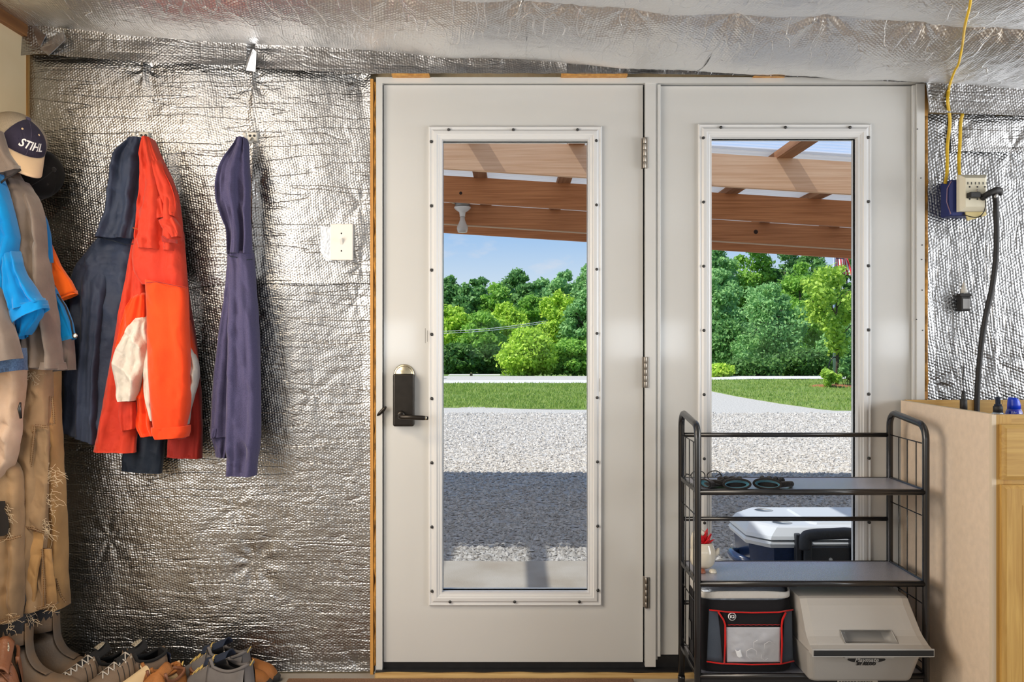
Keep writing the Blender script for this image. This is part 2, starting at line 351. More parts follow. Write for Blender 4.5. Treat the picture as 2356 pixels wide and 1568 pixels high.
# right of the doors, its bubbles run upright
RX0 = WX(2134)
st_r = [(WX(2200), WZ(300), .012, .04), (WX(2330), WZ(340), .014, .05), (WX(2300), WZ(830), .008, .06), (WX(2150), WZ(880), .01, .05)]
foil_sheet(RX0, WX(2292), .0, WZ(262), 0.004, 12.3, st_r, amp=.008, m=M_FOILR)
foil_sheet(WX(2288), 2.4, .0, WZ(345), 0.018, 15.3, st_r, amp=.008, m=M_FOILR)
foil_sheet(WX(2186), 2.4, WZ(350), WZ(268), -0.004, 17.3, st_r, amp=.01, m=M_FOIL)
# the wrapped header under the ceiling
def hb(x):
    px = 1178 + x * 655
    return WZ(float(np.interp(px, [60, 110, 330, 570, 600, 860, 870, 1480, 1800, 2118, 2124, 2400], [138, 134, 152, 160, 167, 180, 179, 179, 185, 200, 266, 276])))
st_h = [(WX(583), WZ(115), .03, .06), (WX(150), WZ(80), .015, .05), (WX(975), WZ(160), .012, .03), (WX(1080), WZ(165), .01, .03), (WX(1235), WZ(125), .012, .03), (WX(1355), WZ(150), .012, .03), (WX(1490), WZ(155), .016, .04), (WX(1650), WZ(168), .01, .03), (WX(2130), WZ(210), .012, .03)]
foil_sheet(WX(62), WX(590), WZ(150), zedge(-1.2), -0.028, 21.0, st_h, amp=.010, edge=.004, tilt=.014, zt=lambda x: zedge(x) + .004, zb=hb)
foil_sheet(WX(576), WX(1302), WZ(178), zedge(-.3), -0.034, 24.0, st_h, amp=.010, edge=.004, tilt=.012, zt=lambda x: zedge(x) + .004, zb=hb)
foil_sheet(WX(1290), WX(2119), WZ(182), zedge(.8), -0.03, 27.0, st_h, amp=.010, edge=.004, tilt=.012, zt=lambda x: zedge(x) + .004, zb=hb)
foil_sheet(WX(2110), 2.4, WZ(270), zedge(1.8), -0.032, 29.0, st_h, amp=.008, edge=.004, tilt=.008, zt=lambda x: zedge(x) + .004, zb=hb)
# patches of foil tape
def patch(pts, name='foil_tape'):
    c = sum((Vector(p) for p in pts), Vector()) / len(pts); n = (Vector(pts[1]) - Vector(pts[0])).cross(Vector(pts[2]) - Vector(pts[0])).normalized() * .0012
    k = len(pts); mb = MB(); mb.add([Vector(p) - n for p in pts] + [Vector(p) + n for p in pts], [tuple(range(k)), tuple(range(2 * k - 1, k - 1, -1))] + [((i + 1) % k, i, k + i, k + (i + 1) % k) for i in range(k)])
    return obj(name, mb, M_TAPE, wall)
def WP(px, py, d): v = P(px, py, D0 - d); return v
patch([WP(92, 112, .045), WP(146, 70, .05), WP(150, 92, .05), WP(112, 128, .05)])
patch([WP(566, 162, .052), WP(588, 165, .052), WP(590, 120, .06), WP(582, 112, .06), WP(568, 140, .052)])
patch([WP(73, 52, .03), WP(106, 82, .04), WP(92, 110, .04), WP(76, 104, .03)])
patch([WP(737, 520, .014), WP(765, 522, .014), WP(765, 600, .014), WP(750, 600, .014), WP(738, 580, .014)])

# ceiling: backing, three detailed sheets by the doors, one plain one further back
ce = MB(); x0, x1 = XL - .12, XR + .12
ce.add([(x0, YB - .1, zedge(x0) + .05), (x1, YB - .1, zedge(x1) + .05), (x1, .14, zedge(x1) + .05), (x0, .14, zedge(x0) + .05)] + [(x0, YB - .1, zedge(x0) + .11), (x1, YB - .1, zedge(x1) + .11), (x1, .14, zedge(x1) + .11), (x0, .14, zedge(x0) + .11)],
       [(3, 2, 1, 0), (4, 5, 6, 7), (0, 1, 5, 4), (2, 3, 7, 6), (1, 2, 6, 5), (3, 0, 4, 7)])
ceil = obj('ceiling', ce, M_PLY, kind='structure', label='low ceiling lined with sagging silver foil')
PUR = 0.52
def csag(y):
    t = (-y % PUR) / PUR; return 0.060 * (math.sin(PI * t) ** 0.8)
st_c = [(WX(1690) * .835, -.52, .02, .06), (WX(1900) * .835, -.52, .026, .08), (WX(2125) * .835, -.52, .026, .06), (WX(2300) * .835, -.52, .02, .05), (WX(1450) * .835, -.52, .018, .05), (WX(1210) * .835, -.52, .018, .05), (WX(1310) * .835, -.52, .018, .05),
        (-.9, -.52, .02, .08), (-.35, -.52, .02, .06), (-1.4, -.52, .02, .08)]
def ceil_sheet(x0, x1, y0, y1, dz, seed, step=0.008, m=None, amp=.012):
    nu = max(4, int((x1 - x0) / step)); nv = max(4, int((y1 - y0) / step))
    def fn(u, v):
        x = x0 + (x1 - x0) * u; y = y0 + (y1 - y0) * v; h = foil_h(x, y, seed, [], amp)
        fd = min(1, max(0, (x - XL - .04) / .32)); fd = fd * fd * (3 - 2 * fd); z = zedge(x) - fd * csag(y) * (1 + .35 * mn.noise(Vector((x * 2.2, y * 1.2, seed))))
        for sx, sy, a, rr in st_c:
            dx, dy = x - sx, y - sy; d = math.hypot(dx, dy)
            if d < rr * 3.5: t = math.atan2(dy, dx); z += a * math.exp(-d / rr) + .35 * a * math.sin(8 * t + sx * 5) * min(1, d / (.3 * rr)) * math.exp(-(d / rr) ** 1.1)
        return (x, y, z + h * min(1, (-y + .02) / .06) + .002 * mn.noise(Vector((x * 45, y * 9, seed))) - dz)
    return obj('foil_sheet', MB().grid(fn, nu, nv, uv=lambda u, v: (x0 + (x1 - x0) * u, y0 + (y1 - y0) * v)), m or M_FOILC, ceil)
ceil_sheet(XL - .02, WX(1207), -1.06, 0.0, .0, 31.0)
ceil_sheet(WX(1200), WX(1596), -1.06, 0.0, .004, 34.0)
ceil_sheet(WX(1588), 2.4, -1.06, 0.0, .001, 37.0)
ceil_sheet(XL - .02, XR, YB, -1.05, .0, 40.0, step=.05); ceil_sheet(2.39, XR, -1.06, 0, .0, 41.0, step=.05)
# left wall: pale ply and a stained board along its top
wl = obj('wall_left', MB().box(XL - .12, XL, YB, 0.03, 0, 2.4), M_PLY, kind='structure', label='cream plywood wall beside the hanging coats')
t1 = MB(); t1.box(XL - .02, XL + .018, YB + .1, 0.0, 2.222, 2.31, bev=.003)
obj('trim_1', t1, M_BOARD, kind='structure', label='brown stained board along the top of the plywood wall')
M_BATT = wood('corner_batten', C(188, 146, 84), C(158, 116, 62), scale=(60, 60, 3))
obj('trim_2', MB().box(XL, XL + .006, -0.012, 0.001, 1.0, 2.222), M_BATT, kind='structure', label='thin wooden corner bead between plywood and foil')
for nm, xx, ya, yb2, za, zb2 in (('window_6', XL, -2.84, -.66, .79, 1.97), ('window_7', XR, -3.15, -.35, .40, 2.0)):  # frames added round the two unseen side-wall lights
    wf = MB(); d_ = .03 if xx < 0 else -.03
    for a, b, c, e2 in ((ya, yb2, za, za + .04), (ya, yb2, zb2 - .04, zb2), (ya, ya + .04, za + .04, zb2 - .04), (yb2 - .04, yb2, za + .04, zb2 - .04)): wf.box(min(xx, xx + d_), max(xx, xx + d_), a, b, c, e2)
    obj(nm, wf, M_TRIM, kind='structure', label='added frame round the unseen side-wall light')
obj('wall_right', MB().box(XR, XR + .12, YB, 0.03, 0, 2.4), mat('right_wall', C(214, 214, 212), rough=.7), kind='structure', label='plain right-hand wall of the room')
# rear wall with a row of panes
M_REAR = mat('rear_wall', C(208, 206, 202), rough=.7)
rw = MB(); rw.box(XL - .12, XR + .12, YB - .12, YB, 0, 1.02); rw.box(XL - .12, XR + .12, YB - .12, YB, 1.335, 2.5)
eds = [XL - .12] + [q for x in PANES for q in (x - .35, x + .35)] + [XR + .12]
for a, b in zip(eds[0::2], eds[1::2]): rw.box(a, b, YB - .12, YB, 1.02, 1.335)
obj('wall_rear', rw, M_REAR, kind='structure', label='rear wall with a row of small panes')
for i, x in enumerate(PANES): obj('window_%d' % (i + 1), MB().box(x - .35, x + .35, YB - .08, YB - .074, 1.02, 1.335), M_GLASS, kind='structure', label='small pane in the rear wall')

# ---------------------------------------------------------------- the two doors
def ring(x0, x1, z0, z1, prof, y):                   # a mitred frame, prof = (inset, proud)
    rs = []
    for d, h in prof: rs.append([(x0 + d, y - h, z0 + d), (x1 - d, y - h, z0 + d), (x1 - d, y - h, z1 - d), (x0 + d, y - h, z1 - d)])
    return rs
def bored(mb, x0, x1, z0, z1, gx0, gx1, gz0, gz1, y0, y1):      # a slab with a hole for its glass
    mb.box(x0, gx0, y0, y1, z0, z1); mb.box(gx1, x1, y0, y1, z0, z1); mb.box(gx0, gx1, y0, y1, z0, gz0); mb.box(gx0, gx1, y0, y1, gz1, z1); return mb
LPROF = [(0, -.001), (0, .009), (.004, .012), (.008, .0105), (.012, .0105), (.018, .015), (.028, .016), (.032, .0125), (.036, .0125), (.040, .010), (.046, .010), (.0485, .0005), (.0485, -.03)]
def door(name, label, X0, X1, Z0, Z1, G, y, plugs, lbl):
    """G = outer edge of the glass surround in px"""
    gx0, gx1, gz0, gz1 = WX(G[0]), WX(G[1]), WZ(G[3]), WZ(G[2])
    d = obj(name, bored(MB(), X0, X1, Z0, Z1, gx0 + .03, gx1 - .03, gz0 + .03, gz1 - .03, y, y + .044), M_DOOR, kind='structure', label=label)
    s = MB(); s.rings(ring(gx0, gx1, gz0, gz1, LPROF, y), caps=False, smooth=False); obj('lite_frame', s, M_LITE, d)
    o = MB(); o.rings(ring(gx0, gx1, gz0, gz1, [(p, -.044 - h) for p, h in LPROF], y), caps=False, smooth=False); obj('lite_frame', o, M_LITE, d)
    obj('glass_pane', MB().box(gx0 + .046, gx1 - .046, y + .018, y + .022, gz0 + .046, gz1 - .046), M_GLASS, d)
    for px, py in plugs:
        p = P(px, py, D0 + y); obj('screw_plug', MB().lathe([(.0001, .0), (.0052, .0), (.0056, .004), (.0056, .006)], (WX(px), y - .0165, WZ(py)), 10, ax=(0, 1, 0)), M_PLUG, d)
    return d
ys = [328 + 147.0 * i for i in range(8)]
pl1 = [(x, 301) for x in (1033, 1181, 1328)] + [(x, 1381) for x in (1036, 1184, 1332)] + [(993 + i * .3, yy) for i, yy in enumerate(ys)] + [(1371 + i * .5, yy - 2) for i, yy in enumerate(ys)]
pl2 = [(x, 295) for x in (1657, 1805, 1953)] + [(x, 1376) for x in (1660, 1808, 1956)] + [(1617 + i * .4, yy - 9) for i, yy in enumerate(ys)] + [(1995 + i * .4, yy - 10) for i, yy in enumerate(ys)]
d1 = door('door_1', 'white hinged door with full-height glass and a dark lever lock', WX(883), WX(1479), WZ(1522), WZ(196), (987, 1384, 292, 1391), 0.0, pl1, 'left')
d2 = door('door_2', 'white fixed door panel with full-height glass behind the black rack', WX(1514), WX(2099), WZ(1506), WZ(198), (1606, 2003, 286, 1386), 0.004, pl2, 'right')
# scuffs on the hinged door
M_SCUFF = mat('scuff', C(120, 118, 114), rough=.6)
sc_ = MB()
for px, py, l in ((979, 755, 34), (984, 760, 26), (1377, 870, 30)):
    sc_.box(WX(px), WX(px) + .0016, -.0165, -.0163, WZ(py + l), WZ(py))
for a_ in sc_.v[:0]: pass
obj('scuff_mark', sc_, M_SCUFF, d1)
# frame around both
fr = MB(); fr.box(WX(867), WX(881), -.016, .12, WZ(1542), WZ(194)); fr.box(WX(881), WX(886), .05, .12, 0, WZ(190))
jl = obj('trim_3', fr, M_TRIM, kind='structure', label='white left jamb of the door frame')
obj('strike_plate', MB().lathe([(.0001, -.002), (.011, -.002), (.012, .003)], (WX(881) - .002, -.0165, WZ(945)), 16, ax=(0, 1, 0), sx=2.0, sy=.55), M_BRONZE, jl)
hd = MB(); hd.box(WX(867), WX(2120), -.016, .12, WZ(194), WZ(181)); hd.box(WX(881), WX(1480), .05, .12, WZ(199), WZ(194))
obj('trim_4', hd, M_TRIM, kind='structure', label='white head of the door frame')
ml = MB(); ml.box(WX(1483), WX(1507), -.014, .12, WZ(1530), WZ(194)); ml.box(WX(1507), WX(1512), -.006, .1, WZ(1515), WZ(194)); ml.box(WX(1512), WX(1519), -.010, .0, WZ(1508), WZ(196), bev=.002)
obj('trim_5', ml, M_TRIM, kind='structure', label='white post between the two doors')
rj = MB(); rj.box(WX(2096), WX(2104), -.012, .0, WZ(1506), WZ(198), bev=.002); rj.box(WX(2104), WX(2122), -.018, .12, WZ(1542), WZ(196))
rjo = obj('trim_6', rj, M_TRIM, kind='structure', label='white right jamb of the door frame')
for px, py in ((2113, 412), (2116, 565), (2115, 598), (2103, 735), (2117, 760), (2105, 300), (2116, 668)):
    obj('nail_head', MB().lathe([(.0001, 0), (.0022, 0), (.0022, .003)], (WX(px), -.0195, WZ(py)), 8, ax=(0, 1, 0)), M_PLUG, rjo)
sl_ = MB(); sl_.box(WX(867), WX(2122), -.03, .14, -.02, WZ(1536)); sl_.box(WX(880), WX(1484), .004, .1, WZ(1536), WZ(1524)); sl_.box(WX(1507), WX(2100), .006, .1, WZ(1536), WZ(1508))
obj('trim_7', sl_, M_SILL, kind='structure', label='black rubber door sill')
def strip(u, v):
    x = WX(867) + (WX(2122) - WX(867)) * u; return (x, -.05 + .028 * v, .0145 + .004 * mn.noise(Vector((x * 12, v * 2, 0))))
wsb = MB().slab(strip, 160, 3, (0, 0, -.03)); obj('trim_8', wsb, M_RAW, kind='structure', label='splintered strip of raw wood before the door sill')
ws = MB(); ws.box(WX(1474), WX(1483.5), .046, .06, .02, WZ(194)); ws.box(WX(880.5), WX(888), .046, .06, .02, WZ(194)); ws.box(WX(880), WX(1484), .046, .06, WZ(200), WZ(192)); ws.box(WX(880), WX(1484), .046, .06, WZ(1536), WZ(1518))
obj('gap_light_stop', ws, M_SILL, bpy.data.objects['trim_5'])  # dark backing added behind the door gaps to keep light from showing
# hinges
for py in (354, 856, 1360):
    x = WX(1481.5 + (py - 354) * .004); zc = WZ(py); h = MB()
    for k in range(5): h.lathe([(.0055, -.0105), (.0062, -.0095), (.0062, .0095), (.0055, .0105)], (x, -.016, zc + (k - 2) * .0215), 10)
    hg = obj('hinge', h, M_STEEL, d1); obj('hinge_leaf', MB().box(x + .004, x + .011, -.0175, -.013, zc - .054, zc + .054, bev=.001), M_STEEL, hg)
    obj('hinge_leaf', MB().box(x - .010, x - .003, -.002, .004, zc - .054, zc + .054, bev=.001), M_STEEL, hg)
# lock
lk = MB(); lx0, lx1, lz0, lz1 = WX(906.5), WX(954.5), WZ(979), WZ(859); lk.box(lx0, lx1, -.034, -.001, lz0, lz1, bev=.007, seg=3)
lock = obj('lock_case', lk, M_BRONZE, d1)
for r0, r1, h0, h1 in ((.036, .033, 0, .008), (.030, .028, .008, .014)):
    obj('deadbolt_rose', MB().lathe([(r0 + .002, -h0), (r0, -h1 + .002), (r1, -h1), (.0001, -h1)], (WX(930), -.0015, WZ(862)), 28, ax=(0, 1, 0)), M_NICKEL, d1)
lv = MB(); lv.lathe([(.0145, 0), (.0145, -.010), (.011, -.016), (.0001, -.016)], (WX(926), -.034, WZ(952)), 20, ax=(0, 1, 0))
lv.tube([(WX(926), -.044, WZ(954)), (WX(926), -.075, WZ(954)), (WX(932), -.088, WZ(954)), (WX(955), -.092, WZ(955)), (WX(978), -.09, WZ(956)), (WX(990), -.084, WZ(957))], [.009, .009, .0085, .0085, .008, .0065], 12)
lever = obj('lever_handle', lv, M_BRONZE, d1)
obj('lever_tip', MB().lathe([(.0001, -.007), (.006, -.005), (.0075, 0), (.0065, .005), (.0001, .006)], (WX(984), -.087, WZ(956.5)), 12, ax=(1, 0, 0)), M_NICKEL, d1)

# foam and bare wood in the gaps beside the frame
obj('bare_stud', MB().box(WX(853), WX(860), -.012, .03, .0, WZ(184)), M_STUD, wall)
def foam(xc, z0, z1, w, seed, name='foam_bead'):
    pts = []; rs = []; n = int((z1 - z0) / .012)
    for i in range(n + 1):
        z = z0 + (z1 - z0) * i / n; k = mn.noise(Vector((seed, z * 17, 1))) ; pts.append((xc + .0025 * mn.noise(Vector((seed, z * 31, 4))), -.004 - .004 * k, z)); rs.append(w * (.8 + .45 * k + .25 * mn.noise(Vector((seed, z * 55, 7)))))
    return obj(name, MB().tube(pts, rs, 10), M_FOAM, wall)
foam(WX(864), .03, WZ(190), .0065, 3.1); foam(WX(2128), WZ(900), WZ(268), .008, 8.2)
obj('bare_stud', MB().box(WX(2122), WX(2134), -.002, .03, WZ(918), WZ(196)), M_STUD, wall)
for a_, b_, c_ in ((905, 990, 178), (1290, 1440, 177.5), (1728, 1800, 181)): obj('bare_stud', MB().box(WX(a_), WX(b_), -.045, .02, WZ(182.5), WZ(c_)), M_STUD, wall)
# door mat
mt = obj('doormat', MB().box(WX(676), WX(1450), -.62, -.075, 0.0, .012, bev=.004), M_MAT); tag(mt, 'flat brown coir doormat before the left door', 'doormat')
# ---------------------------------------------------------------- clothes
def lerp_secs(secs, t):
    n = len(secs) - 1; f = min(max(t, 0), 1) * n; i = min(int(f), n - 1); u = f - i
    p0, p1, p2, p3 = secs[max(i - 1, 0)], secs[i], secs[i + 1], secs[min(i + 2, n)]
    out = []
    for a, b, c, d in zip(p0, p1, p2, p3):                # gentle Catmull-Rom
        m1 = (c - a) * .35; m2 = (d - b) * .35; h = u
        out.append((2 * h**3 - 3 * h**2 + 1) * b + (h**3 - 2 * h**2 + h) * m1 + (-2 * h**3 + 3 * h**2) * c + (h**3 - h**2) * m2)
    return out
def drape(secs, D, th, fold=.006, nf=4.0, seed=1.0, n=56, m=90, drift=.8, top=.25, crink=.003, wob=.0025, flat=.55, hem=0.0, thtop=None, sink=0.0):
    """a hanging piece of cloth: each section (left x, left y, right x, right y) in px at distance D, th deep"""
    mb = MB(); rs = []
    for j in range(m + 1):
        t = j / m; xl, yl, xr, yr = lerp_secs(secs, t); Dn = D(t) if callable(D) else D
        if sink: q_ = max(0.0, 1 - t / .22); Dn += sink * q_ * q_ * (3 - 2 * q_)
        A, B = P(xl, yl, Dn), P(xr, yr, Dn); mid = (A + B) / 2; half = (B - A) / 2; wd = half.length
        g = top + (1 - top) * min(1, t * 1.6); depth = th * (thtop + (1 - thtop) * min(1, t * 2.2) if thtop is not None else 1)
        e = 1.0 if hem == 0 else 1 + hem * math.exp(-((1 - t) / .012) ** 2)
        ring_ = []
        for k in range(n):
            a = 2 * PI * k / n; c, s = math.cos(a), math.sin(a)
            u = math.copysign(abs(c) ** .8, c); v = math.copysign(abs(s) ** flat, s)
            lat = u * (1 + wob * 6 * mn.noise(Vector((seed + u * .8, t * 5, seed))))
            cusp = lambda q_: 1 - 2 * abs(math.sin(q_ / 2)) ** .75
            fx = 1.25 * fold * g * (cusp(PI * nf * (u * .5 + .5) + seed + drift * math.sin(t * 3 + seed)) + .6 * cusp(PI * nf * 1.9 * (u * .5 + .5) + seed * 2.1 + t * 2.3))
            fx *= min(1, (1 - abs(u)) * 5 + .15)
            p = mid + half * lat
            q = Vector((p.x * 9 + seed, p.z * 5.5, seed * 3 + (0 if s < 0 else 5)))
            cr_ = 1.5 * crink * (mn.noise(q) + .8 * (abs(mn.noise(q * 2.4)) - .3) + .3 * mn.noise(q * 6))
            qq = Vector((p.x * 11 + p.z * 5 + seed * 2, p.z * 4.2 - p.x * 3, seed + (0 if s < 0 else 7)))
            rdg = max(0.0, 1 - 2.6 * abs(mn.noise(qq))) ** 2 - .5 * max(0.0, 1 - 3.0 * abs(mn.noise(qq * 1.9 + Vector((9, 3, 1))))) ** 2
            y = v * depth * .5 * e + fx + cr_ - 2.0 * crink * rdg * min(1, (1 - abs(u)) * 4 + .1)
            ring_.append((max(XL + .004, p.x + wob * mn.noise(q * 1.6)), p.y + y, p.z + .5 * wob * mn.noise(q * 2.2)))
        rs.append(ring_)
    # turn the lower edge inwards so the hem has thickness
    last = rs[-1]; cx = sum(p[0] for p in last) / n; cy = sum(p[1] for p in last) / n
    for sc_, dz in ((.93, 0.0), (.90, .012)): rs.append([(cx + (p[0] - cx) * (sc_ + .05), cy + (p[1] - cy) * sc_, p[2] + dz) for p in last])
    mb.rings(rs); return mb
def seam(pts, D, r=.0016, dy=-.0):
    return MB().tube([P(x, y, D) + Vector((0, dy, 0)) for x, y in pts], r, 6)

F_NAVY = fabric('navy_shell', C(54, 64, 86), col2=C(42, 50, 70), sheen=.1, rough=.5, crinkle=(16, .009), vscale=5)
F_NAVYD = fabric('navy_shell_dark', C(26, 36, 50), col2=C(20, 28, 40), sheen=.1, rough=.5)
F_RED = fabric('brick_red_shell', C(205, 62, 38), col2=C(192, 52, 34), rough=.62, crinkle=(20, .007))
F_REDD = fabric('deep_red_shell', C(166, 44, 34), col2=C(150, 38, 32), rough=.62, crinkle=(20, .006))
F_ORG = fabric('orange_fleece', C(240, 76, 30), col2=C(228, 68, 28), rough=.9, sheen=.3, crinkle=(14, .004))
F_WHT = fabric('white_shell', C(216, 208, 196), col2=C(198, 192, 184), rough=.55, crinkle=(24, .010))
F_HEATH = fabric('heather_blue', C(88, 84, 120), col2=C(66, 64, 94), rough=.92, sheen=.3, vscale=420, crinkle=(12, .004))
F_GREY = fabric('grey_fleece', C(126, 114, 106), col2=C(106, 96, 90), sheen=.45, rough=.95, crinkle=(10, .006), vscale=14)
F_BLUE = fabric('bright_blue_fleece', C(2, 128, 196), col2=C(2, 112, 180), sheen=.3, rough=.92, crinkle=(10, .006))
F_ORSH = fabric('orange_cotton', C(255, 112, 34), col2=C(246, 102, 30), rough=.9, crinkle=(10, .003))
F_DENIM = fabric('denim', C(92, 116, 150), col2=C(62, 84, 118), vscale=220, rough=.95)
F_DUCK = fabric('duck_canvas', C(172, 142, 108), col2=C(116, 96, 74), rough=.95, crinkle=(12, .007), vscale=7, var=.2)
F_DUCK2 = fabric('duck_canvas_worn', C(200, 176, 158), col2=C(158, 128, 98), rough=.95, crinkle=(11, .008), vscale=5)
F_DUCK3 = fabric('duck_canvas_tan', C(188, 148, 98), col2=C(134, 104, 70), rough=.95, crinkle=(12, .006), vscale=6)
M_THREAD = mat('fray_thread', C(214, 194, 164), rough=.9); M_STITCH = mat('stitching', C(112, 78, 44), rough=.9)
M_ZIP = mat('zip_metal', C(160, 158, 152), rough=.35, metal=1.0); M_DARKIN = mat('dark_lining', C(30, 26, 26), rough=.95)
M_HOOK = mat('hook_plastic', C(226, 222, 212), rough=.4)

# two white hook plates, two dark screws each
def hook(px, py, lab):
    c = P(px, py, D0); h = MB(); h.box(c.x - .017, c.x + .017, -.020, .0, c.z - .014, c.z + .018, bev=.004)
    h.tube([(c.x, -.016, c.z - .006), (c.x - .001, -.04, c.z - .024), (c.x - .002, -.085, c.z - .026), (c.x - .002, -.098, c.z - .004)], [.007, .0065, .006, .006], 10)
    r = thing('coat_hook', lab, 'hook', (c.x, 0, c.z), group='white coat hooks on the foil wall'); obj('hook_plate', h, M_HOOK, r)
    for s in (-1, 1): obj('screw', MB().lathe([(.0001, 0), (.0044, 0), (.0044, .004)], (c.x + s * .0075, -.0225, c.z + .004), 10, ax=(0, 1, 0)), M_PLUG, r)
hook(336, 317, 'white coat hook above the navy and red jackets')
hook(584, 318, 'white coat hook above the blue hoodie')

# navy shell jacket
j = thing('rain_jacket', 'navy blue shell jacket hanging on the foil wall behind the red jacket', 'jacket', P(290, 320, 3.07), group='coats on the foil wall')
obj('hood', drape([(302, 320, 334, 320), (284, 336, 338, 334), (266, 360, 338, 356), (259, 420, 336, 420), (252, 470, 332, 470), (240, 520, 328, 520), (230, 548, 322, 552)], 3.035, .075, fold=.015, nf=3.6, seed=2.3, drift=1.2, crink=.006), F_NAVY, j)
obj('body', drape([(236, 540, 330, 540), (200, 582, 334, 580), (172, 625, 336, 620), (160, 680, 336, 690), (152, 770, 330, 780), (146, 880, 322, 880), (140, 986, 306, 1036)], 3.045, .075, fold=.011, nf=5.2, seed=5.0, drift=1.4, hem=.1, sink=.025, crink=.006), F_NAVY, j)
obj('sleeve', drape([(196, 600, 262, 600), (190, 700, 240, 710), (186, 820, 232, 830), (180, 930, 228, 930), (178, 1004, 226, 1022)], 3.0, .055, fold=.007, nf=3, seed=8.0, sink=.06), F_NAVY, j)
obj('cuff', drape([(300, 960, 382, 960), (292, 1010, 380, 1012), (284, 1050, 376, 1054), (283, 1080, 372, 1088)], 3.04, .055, fold=.005, nf=4, seed=9.3, hem=.12), F_NAVYD, j)
obj('collar', drape([(326, 324, 344, 324), (322, 350, 348, 350), (318, 400, 346, 400), (316, 470, 336, 470)], 3.05, .05, fold=.006, nf=3, seed=3.1), F_NAVYD, j)
obj('seam', seam([(232, 547), (258, 553), (290, 562), (318, 560)], 2.998, .0016), F_NAVYD, j)

# red, orange and white jacket
j = thing('colour_block_jacket', 'red jacket with orange sleeve and white side panels on the foil wall', 'jacket', P(345, 320, 3.05), group='coats on the foil wall')
obj('hood', drape([(337, 320, 352, 320), (333, 336, 362, 340), (330, 365, 376, 372), (326, 410, 394, 410), (322, 450, 408, 450), (318, 500, 416, 500), (312, 545, 420, 550), (318, 572, 419, 580)], 2.985, .085, fold=.015, nf=3.6, seed=4.4, drift=1.6, crink=.008), F_RED, j)
obj('body', drape([(318, 530, 420, 532), (308, 580, 424, 580), (312, 620, 428, 625), (330, 655, 430, 662)], 2.985, .08, fold=.006, nf=3, seed=6.0, sink=.05), F_RED, j)
obj('front_panel', drape([(312, 530, 348, 540), (304, 580, 344, 600), (290, 650, 342, 670), (274, 740, 338, 760), (256, 840, 332, 850), (240, 930, 320, 940), (228, 1000, 314, 1005), (219, 1036, 312, 1040)], 2.995, .06, fold=.007, nf=3.4, seed=7.7, hem=.1, sink=.06, crink=.005), F_RED, j)
obj('orange_gusset', drape([(318, 668, 336, 664), (296, 706, 338, 690), (280, 750, 338, 740), (268, 800, 335, 790)], 2.972, .05, fold=.006, nf=4, seed=3.9, crink=.006, sink=.05), F_ORG, j)
obj('side_panel', drape([(330, 702, 341, 700), (308, 736, 343, 740), (288, 772, 343, 778), (270, 805, 342, 800), (262, 840, 337, 838), (266, 875, 324, 880), (272, 905, 318, 910), (280, 922, 313, 921)], 2.955, .055, fold=.006, nf=3.2, seed=1.7, crink=.009, sink=.05), F_WHT, j)
obj('pocket_flap', drape([(278, 923, 314, 923), (276, 950, 314, 950), (282, 990, 312, 985)], 2.966, .03, fold=.004, nf=2.5, seed=2.9), F_RED, j)
obj('lining', drape([(330, 795, 352, 795), (322, 870, 352, 870), (318, 930, 352, 930), (312, 972, 358, 980), (326, 1004, 366, 1000)], 2.99, .05, fold=.008, nf=3, seed=5.9, crink=.007), F_ORG, j)
obj('side_panel', drape([(336, 800, 356, 800), (334, 850, 356, 850), (334, 900, 358, 900), (344, 945, 362, 950), (350, 965, 362, 968)], 2.965, .04, fold=.003, nf=2, seed=6.6), F_WHT, j)
obj('sleeve', drape([(338, 643, 430, 660), (341, 720, 433, 722), (344, 800, 436, 800), (347, 880, 437, 880), (352, 940, 435, 940), (358, 985, 426, 985)], 2.94, .085, fold=.004, nf=2.0, seed=2.2, top=.4, crink=.0035, sink=.012), F_ORG, j)
obj('cuff', drape([(352, 982, 434, 978), (354, 994, 434, 992), (362, 1008, 431, 1004)], 2.935, .095, fold=.003, nf=3, seed=3.3, m=24), F_ORG, j)
obj('cuff_lining', drape([(372, 1000, 430, 998), (392, 1008, 424, 1008)], 2.945, .07, fold=.002, nf=2, seed=3.8, m=10), F_REDD, j)
obj('back_panel', drape([(400, 560, 421, 560), (405, 660, 432, 664), (400, 780, 450, 780), (396, 900, 462, 900), (390, 1000, 466, 1000), (387, 1050, 465, 1053)], 3.03, .06, fold=.006, nf=4, seed=9.9, hem=.1), F_REDD, j)
obj('orange_gusset', drape([(430, 735, 436, 735), (428, 775, 446, 775), (426, 810, 452, 812), (426, 830, 456, 832)], 3.0, .05, fold=.003, nf=2, seed=4.9), F_ORG, j)
obj('side_panel', drape([(428, 792, 440, 795), (426, 830, 456, 832), (426, 870, 458, 865), (424, 910, 448, 905), (422, 945, 438, 940), (420, 975, 434, 975)], 2.985, .055, fold=.005, nf=3, seed=8.8, crink=.006), F_WHT, j)
obj('strap', drape([(340, 450, 372, 446), (344, 470, 374, 466), (352, 490, 376, 486), (357, 504, 378, 498)], 2.932, .012, fold=.002, nf=2, seed=1.1, m=24, sink=.02), F_RED, j)
obj('hood_fold', drape([(352, 352, 366, 352), (354, 390, 378, 392), (362, 430, 396, 430), (372, 462, 408, 470), (388, 492, 408, 500)], 2.948, .03, fold=.004, nf=2, seed=6.1, crink=.007, sink=.035), F_RED, j)
obj('hood_fold', drape([(366, 505, 396, 492), (376, 525, 414, 520), (394, 548, 416, 545)], 2.944, .024, fold=.004, nf=2, seed=7.1, m=40, crink=.006, sink=.03), F_RED, j)
obj('hem_tab', drape([(373, 543, 376, 543), (374, 556, 408, 560)], 2.925, .010, fold=.001, nf=2, seed=8.1, m=10), F_REDD, j)
